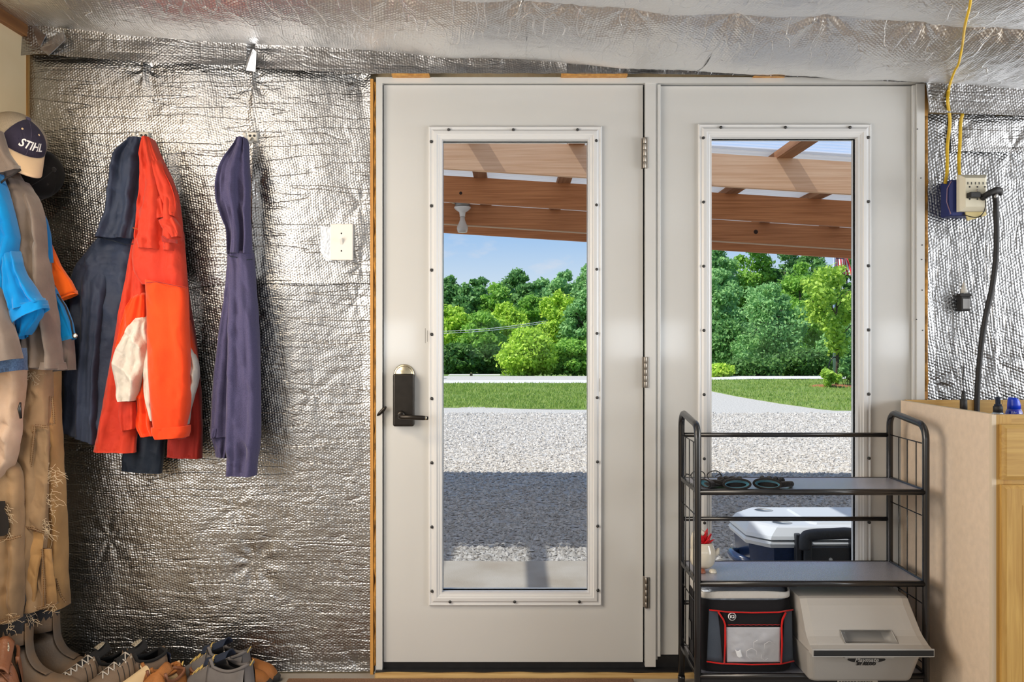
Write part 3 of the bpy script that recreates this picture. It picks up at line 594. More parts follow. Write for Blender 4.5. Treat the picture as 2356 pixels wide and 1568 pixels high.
obj('loop', MB().tube([P(307, 524, 2.95), P(318, 527, 2.944), P(329, 525, 2.945)], .0045, 8, flat=.4), mat('loop_brown', C(170, 84, 44), rough=.8), j)
obj('seam', seam([(336, 650), (360, 648), (396, 655), (430, 662)], 2.905, .0014), F_REDD, j)

# blue heather hoodie
j = thing('hoodie', 'heather blue hooded sweatshirt hanging alone on the foil wall', 'hoodie', P(565, 320, 3.07), group='coats on the foil wall')
obj('hood', drape([(549, 319, 568, 319), (540, 334, 571, 334), (527, 356, 572, 356), (508, 390, 574, 390), (500, 425, 576, 425), (502, 460, 577, 460), (512, 495, 578, 495), (523, 530, 579, 530), (527, 585, 581, 585)], 3.03, .07, fold=.017, nf=3.8, seed=3.7, drift=1.0, crink=.005), F_HEATH, j)
obj('body', drape([(527, 575, 582, 575), (522, 640, 588, 640), (512, 720, 594, 720), (502, 800, 599, 800), (493, 880, 601, 880), (486, 950, 600, 950), (486, 1003, 600, 1003)], 3.04, .06, fold=.010, nf=5, seed=6.3, drift=.9, sink=.03, crink=.005), F_HEATH, j)
obj('sleeve', drape([(530, 580, 582, 580), (530, 680, 590, 680), (527, 800, 597, 800), (524, 920, 600, 920), (523, 1020, 598, 1020), (526, 1060, 592, 1060), (525, 1090, 590, 1092)], 2.985, .075, fold=.011, nf=3.0, seed=2.6, drift=1.2, hem=.06, sink=.055, crink=.005), F_HEATH, j)
obj('sleeve', drape([(487, 985, 530, 985), (490, 1010, 526, 1010), (495, 1030, 526, 1030), (497, 1048, 524, 1052)], 3.03, .05, fold=.004, nf=3, seed=4.6, m=40), F_HEATH, j)
obj('cuff', drape([(489, 985, 502, 985), (486, 1000, 500, 998), (487, 1008, 498, 1004)], 3.0, .03, fold=.002, nf=2, seed=1.6, m=20), F_HEATH, j)
obj('seam', seam([(527, 588), (545, 592), (565, 598), (581, 596)], 2.99, .0014), F_NAVYD, j)

# grey and blue fleece jacket in front of the plywood wall
LR = random.Random(3)
j = thing('fleece_jacket', 'grey fleece jacket with blue panels hanging from the plywood wall', 'jacket', P(30, 300, 2.95), group='clothes on the plywood wall')
obj('body', drape([(-60, 300, 20, 330), (-60, 400, 60, 420), (-60, 480, 92, 470), (-60, 580, 112, 575), (-60, 680, 120, 680), (-50, 780, 128, 790), (-40, 846, 130, 850)], 2.93, .10, fold=.012, nf=4, seed=2.0), F_GREY, j)
obj('collar', drape([(-30, 300, 4, 302), (-26, 330, 18, 350), (-24, 370, 38, 376), (-20, 410, 47, 390)], 2.77, .05, fold=.004, nf=2, seed=3.0, m=40), F_GREY, j)
obj('collar_edge', MB().tube([P(47, 389, 2.745), P(30, 402, 2.742), P(14, 410, 2.742), P(2, 420, 2.742)], .0035, 8), M_DARKIN, j)
obj('sleeve', drape([(14, 405, 62, 420), (22, 450, 88, 462), (28, 500, 104, 512), (33, 555, 112, 590), (48, 620, 122, 660), (60, 690, 130, 730), (68, 770, 138, 790), (66, 842, 146, 848)], 2.84, .09, fold=.015, nf=3.0, seed=5.5, drift=1.5, crink=.008, sink=.03), F_GREY, j)
obj('cuff', drape([(65, 828, 145, 834), (65, 846, 147, 850)], 2.838, .096, fold=.003, nf=2, seed=5.8, m=16), F_GREY, j)
obj('blue_panel', drape([(73, 470, 90, 474), (88, 500, 104, 504), (100, 545, 112, 548), (108, 600, 117, 604)], 2.90, .05, fold=.003, nf=2, seed=7.0, m=40), F_BLUE, j)
obj('blue_panel', drape([(118, 650, 128, 672), (122, 700, 148, 700), (126, 745, 164, 740), (132, 790, 172, 778)], 2.90, .05, fold=.004, nf=2, seed=7.5, m=50, hem=.1), F_BLUE, j)
zp = obj('zip', MB().tube([P(132, 676, 2.87), P(150, 704, 2.868), P(163, 738, 2.868), P(169, 775, 2.868)], .0028, 8), M_DARKIN, j)
obj('zip_pull', MB().lathe([(.0001, 0), (.0085, 0), (.0085, .004), (.004, .005), (.0001, .005)], P(173, 772, 2.866), 14, ax=(0, -1, 0)), M_ZIP, zp)
obj('hem', drape([(128, 785, 166, 778), (116, 820, 170, 815), (106, 856, 173, 850)], 2.93, .06, fold=.004, nf=2.5, seed=8.2, m=30, hem=.12), F_GREY, j)
# blue fleece in front of it
j = thing('fleece_pullover', 'bright blue fleece with a wide-cuffed sleeve hanging nearest on the plywood wall', 'jacket', P(0, 400, 2.80), group='clothes on the plywood wall')
obj('body', drape([(-80, 395, 2, 400), (-80, 440, 16, 450), (-80, 490, 30, 490), (-80, 540, 41, 546), (-80, 590, 38, 585), (-80, 640, 32, 640), (-80, 700, 34, 700), (-80, 760, 40, 748)], 2.755, .09, fold=.012, nf=3.5, seed=4.2, crink=.007), F_BLUE, j)
obj('sleeve', drape([(10, 560, 42, 566), (17, 610, 52, 612), (20, 650, 72, 650), (24, 690, 92, 680), (30, 720, 103, 694)], 2.735, .075, fold=.010, nf=2.4, seed=6.4, drift=1.3, crink=.006, sink=.05), F_BLUE, j)
obj('cuff', drape([(28, 716, 102, 690), (34, 746, 108, 709)], 2.733, .085, fold=.002, nf=2, seed=6.7, m=20), F_BLUE, j)
obj('sleeve', drape([(40, 730, 98, 704), (44, 762, 97, 724), (50, 780, 68, 770)], 2.76, .05, fold=.005, nf=2, seed=6.9, m=30), F_BLUE, j)
# orange shirt behind
j = thing('shirt', 'orange cotton shirt whose sleeve pokes out beside the grey fleece', 'shirt', P(115, 560, 2.98), group='clothes on the plywood wall')
obj('sleeve', drape([(92, 545, 115, 556), (96, 600, 138, 608), (104, 650, 162, 645), (126, 696, 177, 676)], 2.965, .045, fold=.002, nf=1.5, seed=2.7), F_ORSH, j)
obj('hem', MB().tube([P(127, 686, 2.945), P(150, 676, 2.942), P(173, 667, 2.945)], .0016, 6), mat('orange_stitch', C(226, 92, 26), rough=.9), j)
# grey sleeve with denim below, lowest left
j = thing('work_jacket', 'greyish brown jacket sleeve with blue denim cuff left of the blue fleece cuff', 'jacket', P(0, 660, 2.72), group='clothes on the plywood wall')
obj('sleeve', drape([(-70, 655, -2, 660), (-70, 700, 14, 700), (-70, 750, 30, 752), (-70, 800, 43, 796), (-70, 846, 49, 824)], 2.70, .08, fold=.006, nf=2.5, seed=9.2, hem=.06), F_GREY, j)
obj('denim_cuff', drape([(-40, 800, 58, 800), (-40, 830, 60, 826), (-20, 862, 60, 850)], 2.745, .07, fold=.004, nf=2.5, seed=9.6, m=30, hem=.08), F_DENIM, j)

# tan canvas work trousers
def threads(root, px, py, D, n, spread, ln, seed):
    rr = random.Random(seed); mb = MB()
    for k in range(n):
        x, y = px + rr.uniform(-spread, spread) * .5, py + rr.uniform(-spread, spread); p = [P(x, y, D)]; dx, dy = rr.uniform(-1, 1), rr.uniform(-.3, 1)
        for q in range(4): dx += rr.uniform(-1.0, 1.0); dy += rr.uniform(-.5, .8); p.append(P(x + dx * ln * (q + 1) / 4, y + dy * ln * (q + 1) / 4, D - .002 * rr.random()))
        mb.tube(p, .00055, 4)
    return obj('loose_threads', mb, M_THREAD, root, kind='stuff')
def stitches(root, pts, D, name='stitching'):
    mb = MB()
    for off in (-2.2, 2.2):
        for i in range(len(pts) - 1):
            (xa, ya), (xb, yb) = pts[i], pts[i + 1]; L = math.hypot(xb - xa, yb - ya); nx, ny = -(yb - ya) / L * off, (xb - xa) / L * off; k = max(1, int(L / 5))
            for q in range(k):
                a, b = (q + .15) / k, (q + .7) / k
                mb.tube([P(xa + (xb - xa) * a + nx, ya + (yb - ya) * a + ny, D), P(xa + (xb - xa) * b + nx, ya + (yb - ya) * b + ny, D)], .0011, 5)
    obj('seam_ridge', MB().tube([P(x, y, D + .001) for x, y in pts], .0018, 6), F_DUCK, root)
    return obj(name, mb, M_STITCH, root, kind='stuff')
tr = thing('work_trousers', 'torn brown canvas work trousers with patched knee hanging above the boots', 'trousers', P(90, 850, 2.95), group='clothes on the plywood wall')
obj('leg', drape([(88, 840, 134, 845), (92, 940, 137, 940), (94, 1060, 141, 1060), (96, 1200, 149, 1200), (100, 1320, 154, 1320), (104, 1392, 156, 1392)], 2.93, .09, fold=.008, nf=2.5, seed=3.5, hem=.05, crink=.005), F_DUCK3, tr)
obj('leg', drape([(50, 840, 116, 845), (48, 920, 114, 930), (46, 1000, 112, 1000), (44, 1090, 113, 1090), (46, 1200, 110, 1200), (48, 1320, 104, 1310), (46, 1404, 132, 1388)], 2.875, .10, fold=.007, nf=2.6, seed=5.1, crink=.006, hem=.05), F_DUCK, tr)
obj('knee_patch', drape([(82, 978, 112, 982), (74, 1060, 113, 1062), (64, 1120, 110, 1126), (54, 1160, 106, 1180), (52, 1210, 102, 1222)], 2.832, .012, fold=.002, nf=1.6, seed=5.6, sink=.004), F_DUCK, tr)
obj('lower_patch', drape([(52, 1214, 102, 1226), (50, 1280, 96, 1280), (48, 1340, 86, 1330), (48, 1402, 82, 1398)], 2.830, .012, fold=.002, nf=1.6, seed=5.2, sink=.004), F_DUCK3, tr)
obj('cuff_patch', drape([(98, 1260, 120, 1262), (96, 1320, 126, 1320), (96, 1394, 131, 1386)], 2.838, .014, fold=.003, nf=2, seed=5.4, m=40, sink=.01), F_DUCK3, tr)
stitches(tr, [(80, 980), (72, 1060), (60, 1120), (53, 1165)], 2.815); stitches(tr, [(80, 978), (112, 982)], 2.815); stitches(tr, [(52, 1212), (78, 1216), (103, 1226)], 2.812)
stitches(tr, [(50, 994), (78, 996)], 2.818); stitches(tr, [(112, 975), (125, 975), (120, 910)], 2.868); stitches(tr, [(97, 1262), (102, 1330), (104, 1392)], 2.822); stitches(tr, [(50, 1400), (90, 1400), (130, 1388)], 2.82); stitches(tr, [(128, 1330), (140, 1370), (152, 1385)], 2.875)
threads(tr, 120, 1090, 2.83, 26, 24, 14, 1); threads(tr, 113, 1150, 2.83, 24, 30, 12, 2); threads(tr, 106, 1205, 2.825, 16, 14, 14, 3); threads(tr, 112, 1224, 2.825, 10, 6, 12, 4)
threads(tr, 70, 1408, 2.82, 16, 18, 11, 5); threads(tr, 118, 1393, 2.82, 10, 12, 9, 6); threads(tr, 72, 868, 2.82, 20, 16, 13, 9)
t2 = thing('work_trousers', 'pale worn canvas trousers with a holed knee at the far left', 'trousers', P(10, 850, 2.80), group='clothes on the plywood wall')
obj('leg', drape([(-70, 840, 58, 840), (-70, 900, 52, 900), (-70, 960, 48, 968), (-70, 1010, 46, 1010), (-70, 1060, 34, 1060), (-70, 1110, 2, 1106)], 2.765, .09, fold=.009, nf=2.5, seed=2.8, crink=.008), F_DUCK2, t2)
obj('leg', drape([(-50, 1080, 30, 1060), (-50, 1120, 48, 1090), (-50, 1180, 52, 1180), (-50, 1300, 52, 1290), (-50, 1380, 50, 1370), (-50, 1436, 46, 1422)], 2.79, .085, fold=.007, nf=2.4, seed=6.2, hem=.05, crink=.005), F_DUCK, t2)
obj('knee_hole', MB().add([P(x, y, 2.733) for x, y in ((-6, 1152), (12, 1152), (13, 1160), (9, 1170), (18, 1188), (21, 1206), (18, 1226), (10, 1232), (-6, 1234))] + [P(x, y, 2.75) for x, y in ((-6, 1152), (12, 1152), (13, 1160), (9, 1170), (18, 1188), (21, 1206), (18, 1226), (10, 1232), (-6, 1234))],
    [tuple(range(9)), tuple(range(17, 8, -1))] + [((i + 1) % 9, i, 9 + i, 9 + (i + 1) % 9) for i in range(9)]), M_DARKIN, t2)
threads(t2, 14, 1180, 2.738, 26, 22, 9, 11); threads(t2, 18, 1222, 2.738, 12, 12, 9, 12); threads(t2, 30, 1428, 2.74, 16, 22, 11, 13)
stitches(t2, [(0, 1242), (22, 1240), (50, 1232)], 2.738); stitches(t2, [(0, 1428), (46, 1416)], 2.738)
obj('zip_pull', MB().tube([P(47, 925, 2.722), P(45, 940, 2.72), P(48, 962, 2.722)], [.003, .006, .004], 8), M_BLACK, t2)

# ---------------------------------------------------------------- caps
M_MESH = mat('cap_mesh', C(238, 224, 202), rough=.9, var=(500, .3), bump=(600, .0015)); M_CAPN = fabric('cap_navy', C(86, 80, 104), col2=C(74, 70, 92), crinkle=(8, .001))
M_BRIM = fabric('cap_brim', C(238, 208, 170), col2=C(228, 198, 160), crinkle=(6, .001)); M_CAPB = fabric('cap_charcoal', C(44, 42, 42), col2=C(34, 33, 34), crinkle=(8, .002)); M_LET = mat('white_print', C(240, 240, 240), rough=.6)
def cap(name, label, c, up, front, r, m_back, m_front, m_brim, split, sc_z=.92, brim=.062):
    u = Vector(up).normalized(); f = Vector(front); f = (f - u * f.dot(u)).normalized(); s = u.cross(f); root = thing(name, label, 'cap', c, group='caps on the plywood wall')
    def pt(az, el, k=1.0): return Vector(c) + (f * math.cos(el) * math.cos(az) * 1.08 + s * math.cos(el) * math.sin(az)) * r * k + u * math.sin(el) ** .92 * r * sc_z * k if el > 0 else Vector(c) + (f * math.cos(az) * 1.08 + s * math.sin(az)) * r * k
    a = split
    obj('crown_front', MB().slab(lambda i, k: pt(-a + 2 * a * i, R(1) + R(88.9) * k), 24, 18, (0, 0, 0.0)), m_front, root)
    obj('crown_back', MB().slab(lambda i, k: pt(a + (2 * PI - 2 * a) * i, R(1) + R(88.9) * k), 36, 18, (0, 0, 0.0)), m_back, root)
    rim = MB(); rim.tube([pt(2 * PI * k / 40, 0, .985) for k in range(40)], .0035, 6, closed=True); obj('sweatband', rim, m_front, root)
    obj('button', MB().lathe([(.0001, .006), (.006, .005), (.0085, .001), (.008, -.002)], pt(0, R(90)), 14, ax=u), M_CAPN if m_front is M_CAPN else m_front, root)
    def br(i, k):
        az = R(-62) + R(124) * i; ext = brim * k * math.cos((i - .5) * 2.5) ** .6; b = pt(az, 0)
        return b + f * ext - u * (.010 * k + .018 * k * k + .02 * k * (2 * abs(i - .5)) ** 2)
    th = u * .004; obj('brim', MB().slab(br, 24, 10, th), m_brim, root)
    for az in (-.5, .5): obj('eyelet', MB().lathe([(.003, -.001), (.0035, .0008), (.0015, .0008), (.0012, -.001)], pt(az, R(52), 1.004), 10, ax=(pt(az, R(52)) - Vector(c))), M_BRIM if m_front is M_CAPN else m_front, root)
    ln = MB(); ln.tube([pt(0, R(2) + R(86) * k / 16, 1.002) for k in range(17)], .0009, 5); obj('seam', ln, m_front, root)
    return root, pt
c1, pt1 = cap('trucker_cap', 'navy and cream mesh cap with white lettering on the plywood wall', P(36, 322, 2.90), (.62, -.25, .75), (.42, -.42, -.75), .092, M_MESH, M_CAPN, M_BRIM, R(54), brim=.075)
put_text('lettering', 'STIHL', .036, (0, 0, 0), M_LET, c1, shear=.25, bold=.0008, fn=lambda v: pt1(v[0] / .098 + .08, R(24) + v[1] / .085, 1.022 + v[2]))
cap('baseball_cap', 'charcoal cap behind the navy mesh cap', P(88, 400, 3.0), (.72, -.30, .10), (-.1, -.85, -.75), .080, M_CAPB, M_CAPB, M_CAPB, R(62))

# ---------------------------------------------------------------- footwear
def sweep(path, rad, up=(0, 0, 1), n=20):
    """tube of elliptical rings: rad = (half width across, half height) at each path point"""
    pts = [Vector(p) for p in path]; rs = []; N_ = len(pts)
    for i, p in enumerate(pts):
        t = (pts[min(i + 1, N_ - 1)] - pts[max(i - 1, 0)]).normalized(); s = t.cross(Vector(up)); s = s.normalized() if s.length > .1 else Vector((0, 1, 0)); nn = s.cross(t).normalized()
        rs.append([p + s * math.cos(2 * PI * k / n) * rad[i][0] + nn * math.sin(2 * PI * k / n) * rad[i][1] for k in range(n)])
    return rs
def smooth_pts(P_, k=4):
    out = []
    for i in range(len(P_) - 1):
        p0, p1, p2, p3 = P_[max(i - 1, 0)], P_[i], P_[i + 1], P_[min(i + 2, len(P_) - 1)]
        for q in range(k):
            u = q / k; out.append(tuple(.5 * (2 * b + (c - a) * u + (2 * a - 5 * b + 4 * c - d) * u * u + (3 * b - a - 3 * c + d) * u ** 3) for a, b, c, d in zip(p0, p1, p2, p3)))
    out.append(tuple(P_[-1])); return out
M_RUB = mat('dusty_rubber', C(96, 88, 80), rough=.7, var=(9, .3, 5), col2=C(126, 98, 70), bump=(160, .0006)); M_NEO = mat('neoprene', C(34, 34, 38), rough=.8, bump=(300, .0008)); M_SOLE = mat('dark_sole', C(44, 40, 37), rough=.8)
def place(x, y, a):
    M = Matrix.Translation(Vector((x, y, 0))) @ Matrix.Rotation(a, 4, 'Z'); return lambda p: M @ Vector(p)
def sole_outline(L, W):
    o = []
    for k in range(40):
        a = 2 * PI * k / 40; c, s = math.cos(a), math.sin(a); x = L / 2 + L / 2 * math.copysign(abs(c) ** .8, c)
        w_ = W * (.80 + .20 * math.sin(PI * min(1, max(0, (x / L - .15) / .75)))) * (1 if x < L * .7 else 1 - .12 * ((x / L - .7) / .3) ** 2); o.append((x, w_ / 2 * math.copysign(abs(s) ** .7, s)))
    return o
def sole(tf, L, W, h, m, root, z0=0.0, name='sole'):
    o = sole_outline(L, W); rs = [[tf((L / 2 + (x - L / 2) * k, y * k, z0 + z)) for x, y in o] for k, z in ((.95, 0), (1.0, .004), (1.02, h * .7), (.99, h), (.9, h + .001))]
    return obj(name, MB().rings(rs), m, root)
def rubber_boot(x, y, a, label):
    tf = place(x, y, a); r = thing('rubber_boot', label, 'boot', (x, y, 0), group='rubber boots under the trousers')
    pth = [(.055, 0, .37), (.056, 0, .30), (.058, 0, .24), (.062, 0, .18), (.072, 0, .13), (.095, 0, .092), (.135, 0, .068), (.185, 0, .058), (.235, 0, .055), (.272, 0, .05), (.292, 0, .045)]
    rad = [(.060, .064), (.058, .062), (.055, .059), (.050, .056), (.047, .060), (.047, .064), (.049, .058), (.053, .050), (.052, .046), (.040, .038), (.016, .018)]
    pp = smooth_pts([p + q for p, q in zip(pth, rad)], 3)
    obj('foot', MB().rings(sweep([tf(p[:3]) for p in pp if p[2] < .26], [p[3:] for p in pp if p[2] < .26], up=tf((0, 0, 1)) - tf((0, 0, 0)) if False else (-.0, 0, 1) if False else (0.001, 0.0, 1))), M_RUB, r)
    obj('shaft', MB().rings([[tf((.056 + c_ * (rr + .002), s_ * (rr - .003), z)) for c_, s_ in ((math.cos(2 * PI * k / 24), math.sin(2 * PI * k / 24)) for k in range(24))] for z, rr in ((.20, .054), (.26, .060), (.33, .063), (.38, .066))], caps=True), M_NEO, r)
    obj('heel_counter', MB().rings([[tf((.05 + math.cos(an) * rr * 1.05, math.sin(an) * rr, z)) for an in (2 * PI * k / 24 for k in range(24))] for z, rr in ((.012, .044), (.03, .047), (.08, .047), (.13, .047), (.165, .045))]), M_RUB, r)
    obj('front_panel', MB().rings(sweep([tf(p) for p in smooth_pts([(.112, 0, .27), (.113, 0, .21), (.120, 0, .165), (.145, 0, .128), (.185, 0, .108)], 4)], [(.024, .004)] * 17, up=(1, 0, .3))), M_RUB, r)
    sole(tf, .30, .112, .022, M_SOLE, r); obj('toe_rand', MB().rings([[tf((.19 + x_ * .36, y_ * 1.06, z)) for x_, y_ in ((math.cos(an) * .29, math.sin(an) * .052) for an in (-PI / 2 + PI * k / 16 for k in range(17)))] for z in (.018, .05)], caps=False, closed=False), M_RUB, r)
    return r
rubber_boot(-1.640, -.135, R(-3), 'dusty grey rubber boot nearer the foil wall')
rubber_boot(-1.655, -.265, R(-8), 'dusty grey rubber boot nearer the room')

def shoe(name, label, x, y, a, L, W, H, collar, m_up, m_sole, m_lin, m_ton, group, sole_h=.028, laces=None, tongue=.05, tall=0.0, op=(.06, .42), toe=.055, badge=None, ribs=0, z0=0.0, heel_loop=None, m_heel=None, cat='shoe'):
    """a low shoe: heel at x, y, pointing along angle a"""
    t0 = place(x, y, a); tf = lambda p: t0((p[0], p[1], p[2] + z0)); r = thing(name, label, cat, (x, y, z0), group=group); NS, NA = 34, 24
    def width(s): return W / 2 * (.78 + .24 * math.sin(PI * min(1, max(0, (s - .12) / .8)))) * (1 - max(0, (s - .86) / .14) ** 2 * .55) * (min(1, .55 + s / .06 * .45) if s < .06 else 1)
    def height(s):
        if s < op[1]: return collar + tall * (1 - (s / op[1]) * .35) - .018 * math.sin(PI * s / op[1])
        q = (s - op[1]) / (1 - op[1]); en = math.sqrt(max(.05, 1 - max(0, (s - .9) / .1) ** 2)); return (toe * .62 + (collar + tall * .65 - toe * .62) * (1 - q) ** 1.7 + toe * .38 * (1 - q ** 3)) * en + sole_h * .5 * (1 - en)
    def up_pt(s, k):
        a_ = -PI / 2 + PI * k; w_, h_ = width(s), height(s); lo = sole_h * .6
        yy = w_ * math.sin(a_); c_ = math.cos(a_); inward = 1 - .30 * (c_ ** 2) * (1 if s > op[1] else .55)
        return (s * L, yy * (1 if s > op[1] else 1), lo + (h_ - lo) * c_ ** .75)
    def open_pt(s, side, k):                                    # one side wall of the opening, from the sole up to the collar
        w_, h_ = width(s), height(s); lo = sole_h * .6; b = math.sin(PI * k) * .006
        return (s * L, side * (w_ * (1 - .24 * k ** 2) + b), lo + (h_ - lo) * k)
    mb = MB()
    for side in (-1, 1): mb.slab(lambda i, k: tf(open_pt(op[0] * .3 + (op[1] + .02 - op[0] * .3) * i, side, k)), 16, 10, (0, 0, 0.0))
    mb.slab(lambda i, k: tf((op[0] * .3 * L * (1 - math.sin(PI * i)) - .010 * math.sin(PI * i) * (1 - k) + .006 * k - .004, (2 * i - 1) * width(op[0] * .3) * (1 - .24 * k ** 2), sole_h * .6 + (height(op[0] * .3) - sole_h * .6 + .012 * math.sin(PI * i)) * k)), 14, 10, (0, 0, 0.0))
    mb.grid(lambda i, k: tf(up_pt(op[1] + (1 - op[1]) * i, k)), NS, NA)
    upper = obj('upper', mb, m_up, r)
    li = MB()
    for side in (-1, 1): li.grid(lambda i, k: tf(tuple(q * (1 if n_ != 1 else .9) for n_, q in enumerate(open_pt(op[0] * .5 + (op[1] - op[0] * .5) * i, side, .15 + .83 * k)))), 16, 8)
    li.grid(lambda i, k: tf((op[0] * L * .6 + L * .6 * i, (2 * k - 1) * width(.2) * .88, sole_h + .008)), 6, 4)
    li.grid(lambda i, k: tf((.008 + .006 * (1 - math.sin(PI * i)), (2 * i - 1) * width(op[0] * .3) * .85, sole_h + (height(op[0] * .3) - sole_h) * k)), 10, 6)
    obj('lining', li, m_lin, r)
    cl = MB(); rimp = [tf(open_pt(op[0] * .3 + (op[1] - op[0] * .3) * i / 12, -1, 1)) for i in range(12, -1, -1)] + [tf(open_pt(op[0] * .3 + (op[1] - op[0] * .3) * i / 12, 1, 1)) for i in range(13)]
    cl.tube(rimp, .0055, 8); obj('collar', cl, m_lin if tall == 0 else m_up, r)
    sole(tf, L * 1.03, W * 1.04, sole_h, m_sole, r)
    if tongue:
        th_ = height(op[1]); a0 = Vector((op[1] * L, 0, th_ - .012)); 
        tn = MB().slab(lambda i, k: tf((op[1] * L + .045 - (.085 + .01) * k, (i - .5) * W * (.42 + .10 * k), th_ - .022 + .004 - .02 * (i - .5) ** 2 * 4 + (tongue + .012) * k ** 1.2)), 10, 10, (0, 0, .004)); ton = obj('tongue', tn, m_ton, r)
        if badge: obj('badge', MB().slab(lambda i, k: tf((op[1] * L - .012 - .026 * k, (i - .5) * W * .30 * (1 - .5 * k ** 3), th_ + .002 + .012 + (tongue * .42) * k + .0)), 6, 6, (.001, 0, .003)), badge, ton)
    if laces:
        for q in range(5):
            s = op[1] + .02 + q * .062; h_ = height(s); hw = W * .20; mb = MB()
            for sg in (-1, 1): mb.tube([tf((s * L, -sg * hw, h_ - .004)), tf((s * L + .008, 0, h_ + .004)), tf((s * L + .016, sg * hw, height(s + .05) - .004))], .0022, 6)
            for sg in (-1, 1): mb.tube([tf((s * L - .003, sg * hw * 1.05, h_ - .006)), tf((s * L - .001, sg * hw * 1.28, h_ - .012))], .0028, 6)
            obj('lace', mb, laces, r)
    for q in range(ribs):
        for sg in (-1, 1):
            s = op[1] - .10 + q * .055; mb = MB(); mb.tube([tf(up_pt(max(s, op[1]) if s > op[1] else s, .5 + sg * k_)) if s > op[1] else tf(open_pt(s, sg, .9 - 1.7 * (k_ - .18))) for k_ in (.18, .26, .34, .42)], .0016, 5); obj('rib', mb, M_SOLE, r)
    if heel_loop: obj('pull_loop', MB().tube([tf((.004 - .016 * math.sin(PI * k / 8), (-.5 + k / 8) * .004, collar + tall - .012 + .026 * math.sin(PI * k / 8))) for k in range(9)], .0026, 6, flat=.6), heel_loop, r)
    if m_heel: obj('heel_patch', MB().slab(lambda i, k: tf((-.007 - .002 * math.sin(PI * i), (i - .5) * W * .42, sole_h + .01 + (collar - sole_h - .025) * k)), 8, 6, (.002, 0, 0)), m_heel, r)
    return r
M_TRAIL = mat('trail_upper', C(126, 108, 92), rough=.85, var=(14, .25), bump=(300, .001)); M_TSOLE = mat('trail_sole', C(110, 98, 86), rough=.85, var=(20, .3)); M_LIN = mat('shoe_lining', C(22, 22, 24), rough=.95)
M_LACE = mat('grey_lace', C(196, 190, 182), rough=.8); M_BADGE = mat('badge_print', C(210, 200, 180), rough=.6, var=(260, .85, 1)); M_HEEL = mat('blue_heel', C(42, 54, 84), rough=.8)
M_CRM = mat('cream_suede', C(232, 206, 164), rough=.9, var=(9, .2), bump=(120, .001)); M_TAN = mat('tan_leather', C(176, 112, 56), rough=.7, var=(18, .35), bump=(240, .001)); M_BRN = mat('brown_leather', C(142, 92, 64), rough=.5, var=(10, .35), bump=(120, .0015))
M_NVY = mat('navy_knit', C(28, 38, 58), rough=.9, bump=(300, .001)); M_GRYU = mat('grey_upper', C(112, 108, 108), rough=.8, var=(20, .2)); M_YLW = mat('yellow_cord', C(214, 186, 110), rough=.8)
gS = 'shoes along the foil wall'
shoe('trail_shoe', 'grey trail shoe against the foil, left one with round tongue badge', -1.315, -.075, R(228), .29, .105, .088, .092, M_TRAIL, M_TSOLE, M_LIN, M_LIN, gS, laces=M_LACE, badge=M_BADGE, ribs=5, tongue=.032, m_heel=M_HEEL, z0=.012)
shoe('trail_shoe', 'grey trail shoe with navy heel, in front of its pair', -1.185, -.085, R(226), .29, .105, .088, .105, M_TRAIL, M_TSOLE, M_LIN, M_LIN, gS, laces=M_LACE, badge=M_BADGE, ribs=6, tongue=.030, m_heel=M_HEEL, z0=.012)
shoe('suede_moccasin', 'cream suede shoe lying beside the grey trail shoe', -1.115, -.135, R(226), .27, .09, .06, .085, M_CRM, M_CRM, M_TAN, M_CRM, gS, tongue=0, sole_h=.02)
shoe('leather_shoe', 'tan leather shoe with yellow pull loop, left of the navy boots', -1.10, -.17, R(250), .27, .095, .07, .085, M_TAN, M_SOLE, M_BRN, M_TAN, gS, tongue=.02, heel_loop=M_YLW, sole_h=.02)
shoe('hiking_boot', 'navy and grey hiking boot standing closer to the foil wall', -.885, -.145, R(160), .28, .10, .09, .10, M_GRYU, M_SOLE, M_LIN, M_NVY, gS, tongue=.028, tall=.03, laces=M_YLW, heel_loop=M_YLW, cat='boot', op=(.06, .46))
shoe('hiking_boot', 'navy and grey hiking boot standing nearest the camera', -.845, -.25, R(158), .28, .10, .09, .095, M_GRYU, M_SOLE, M_LIN, M_NVY, gS, tongue=.028, tall=.03, laces=M_YLW, heel_loop=M_YLW, cat='boot', op=(.06, .46))
shoe('loafer', 'brown leather loafer with its toe along the foil wall', -1.075, -.062, R(-2), .27, .092, .075, .065, M_TAN, M_SOLE, M_BRN, M_TAN, gS, tongue=0, sole_h=.024, toe=.07)
shoe('loafer', 'brown leather loafer pointing right in front of its pair', -1.09, -.10, R(-4), .27, .092, .07, .06, M_TAN, M_SOLE, M_BRN, M_TAN, gS, tongue=0, sole_h=.022, toe=.062)
shoe('leather_boot', 'brown leather lace-up boot with cream tongue label at the far left', -1.590, -.315, R(-68), .29, .105, .09, .135, M_BRN, M_SOLE, M_LIN, M_BRN, gS, tongue=.055, tall=.075, laces=M_BRN, badge=M_BADGE, cat='boot')
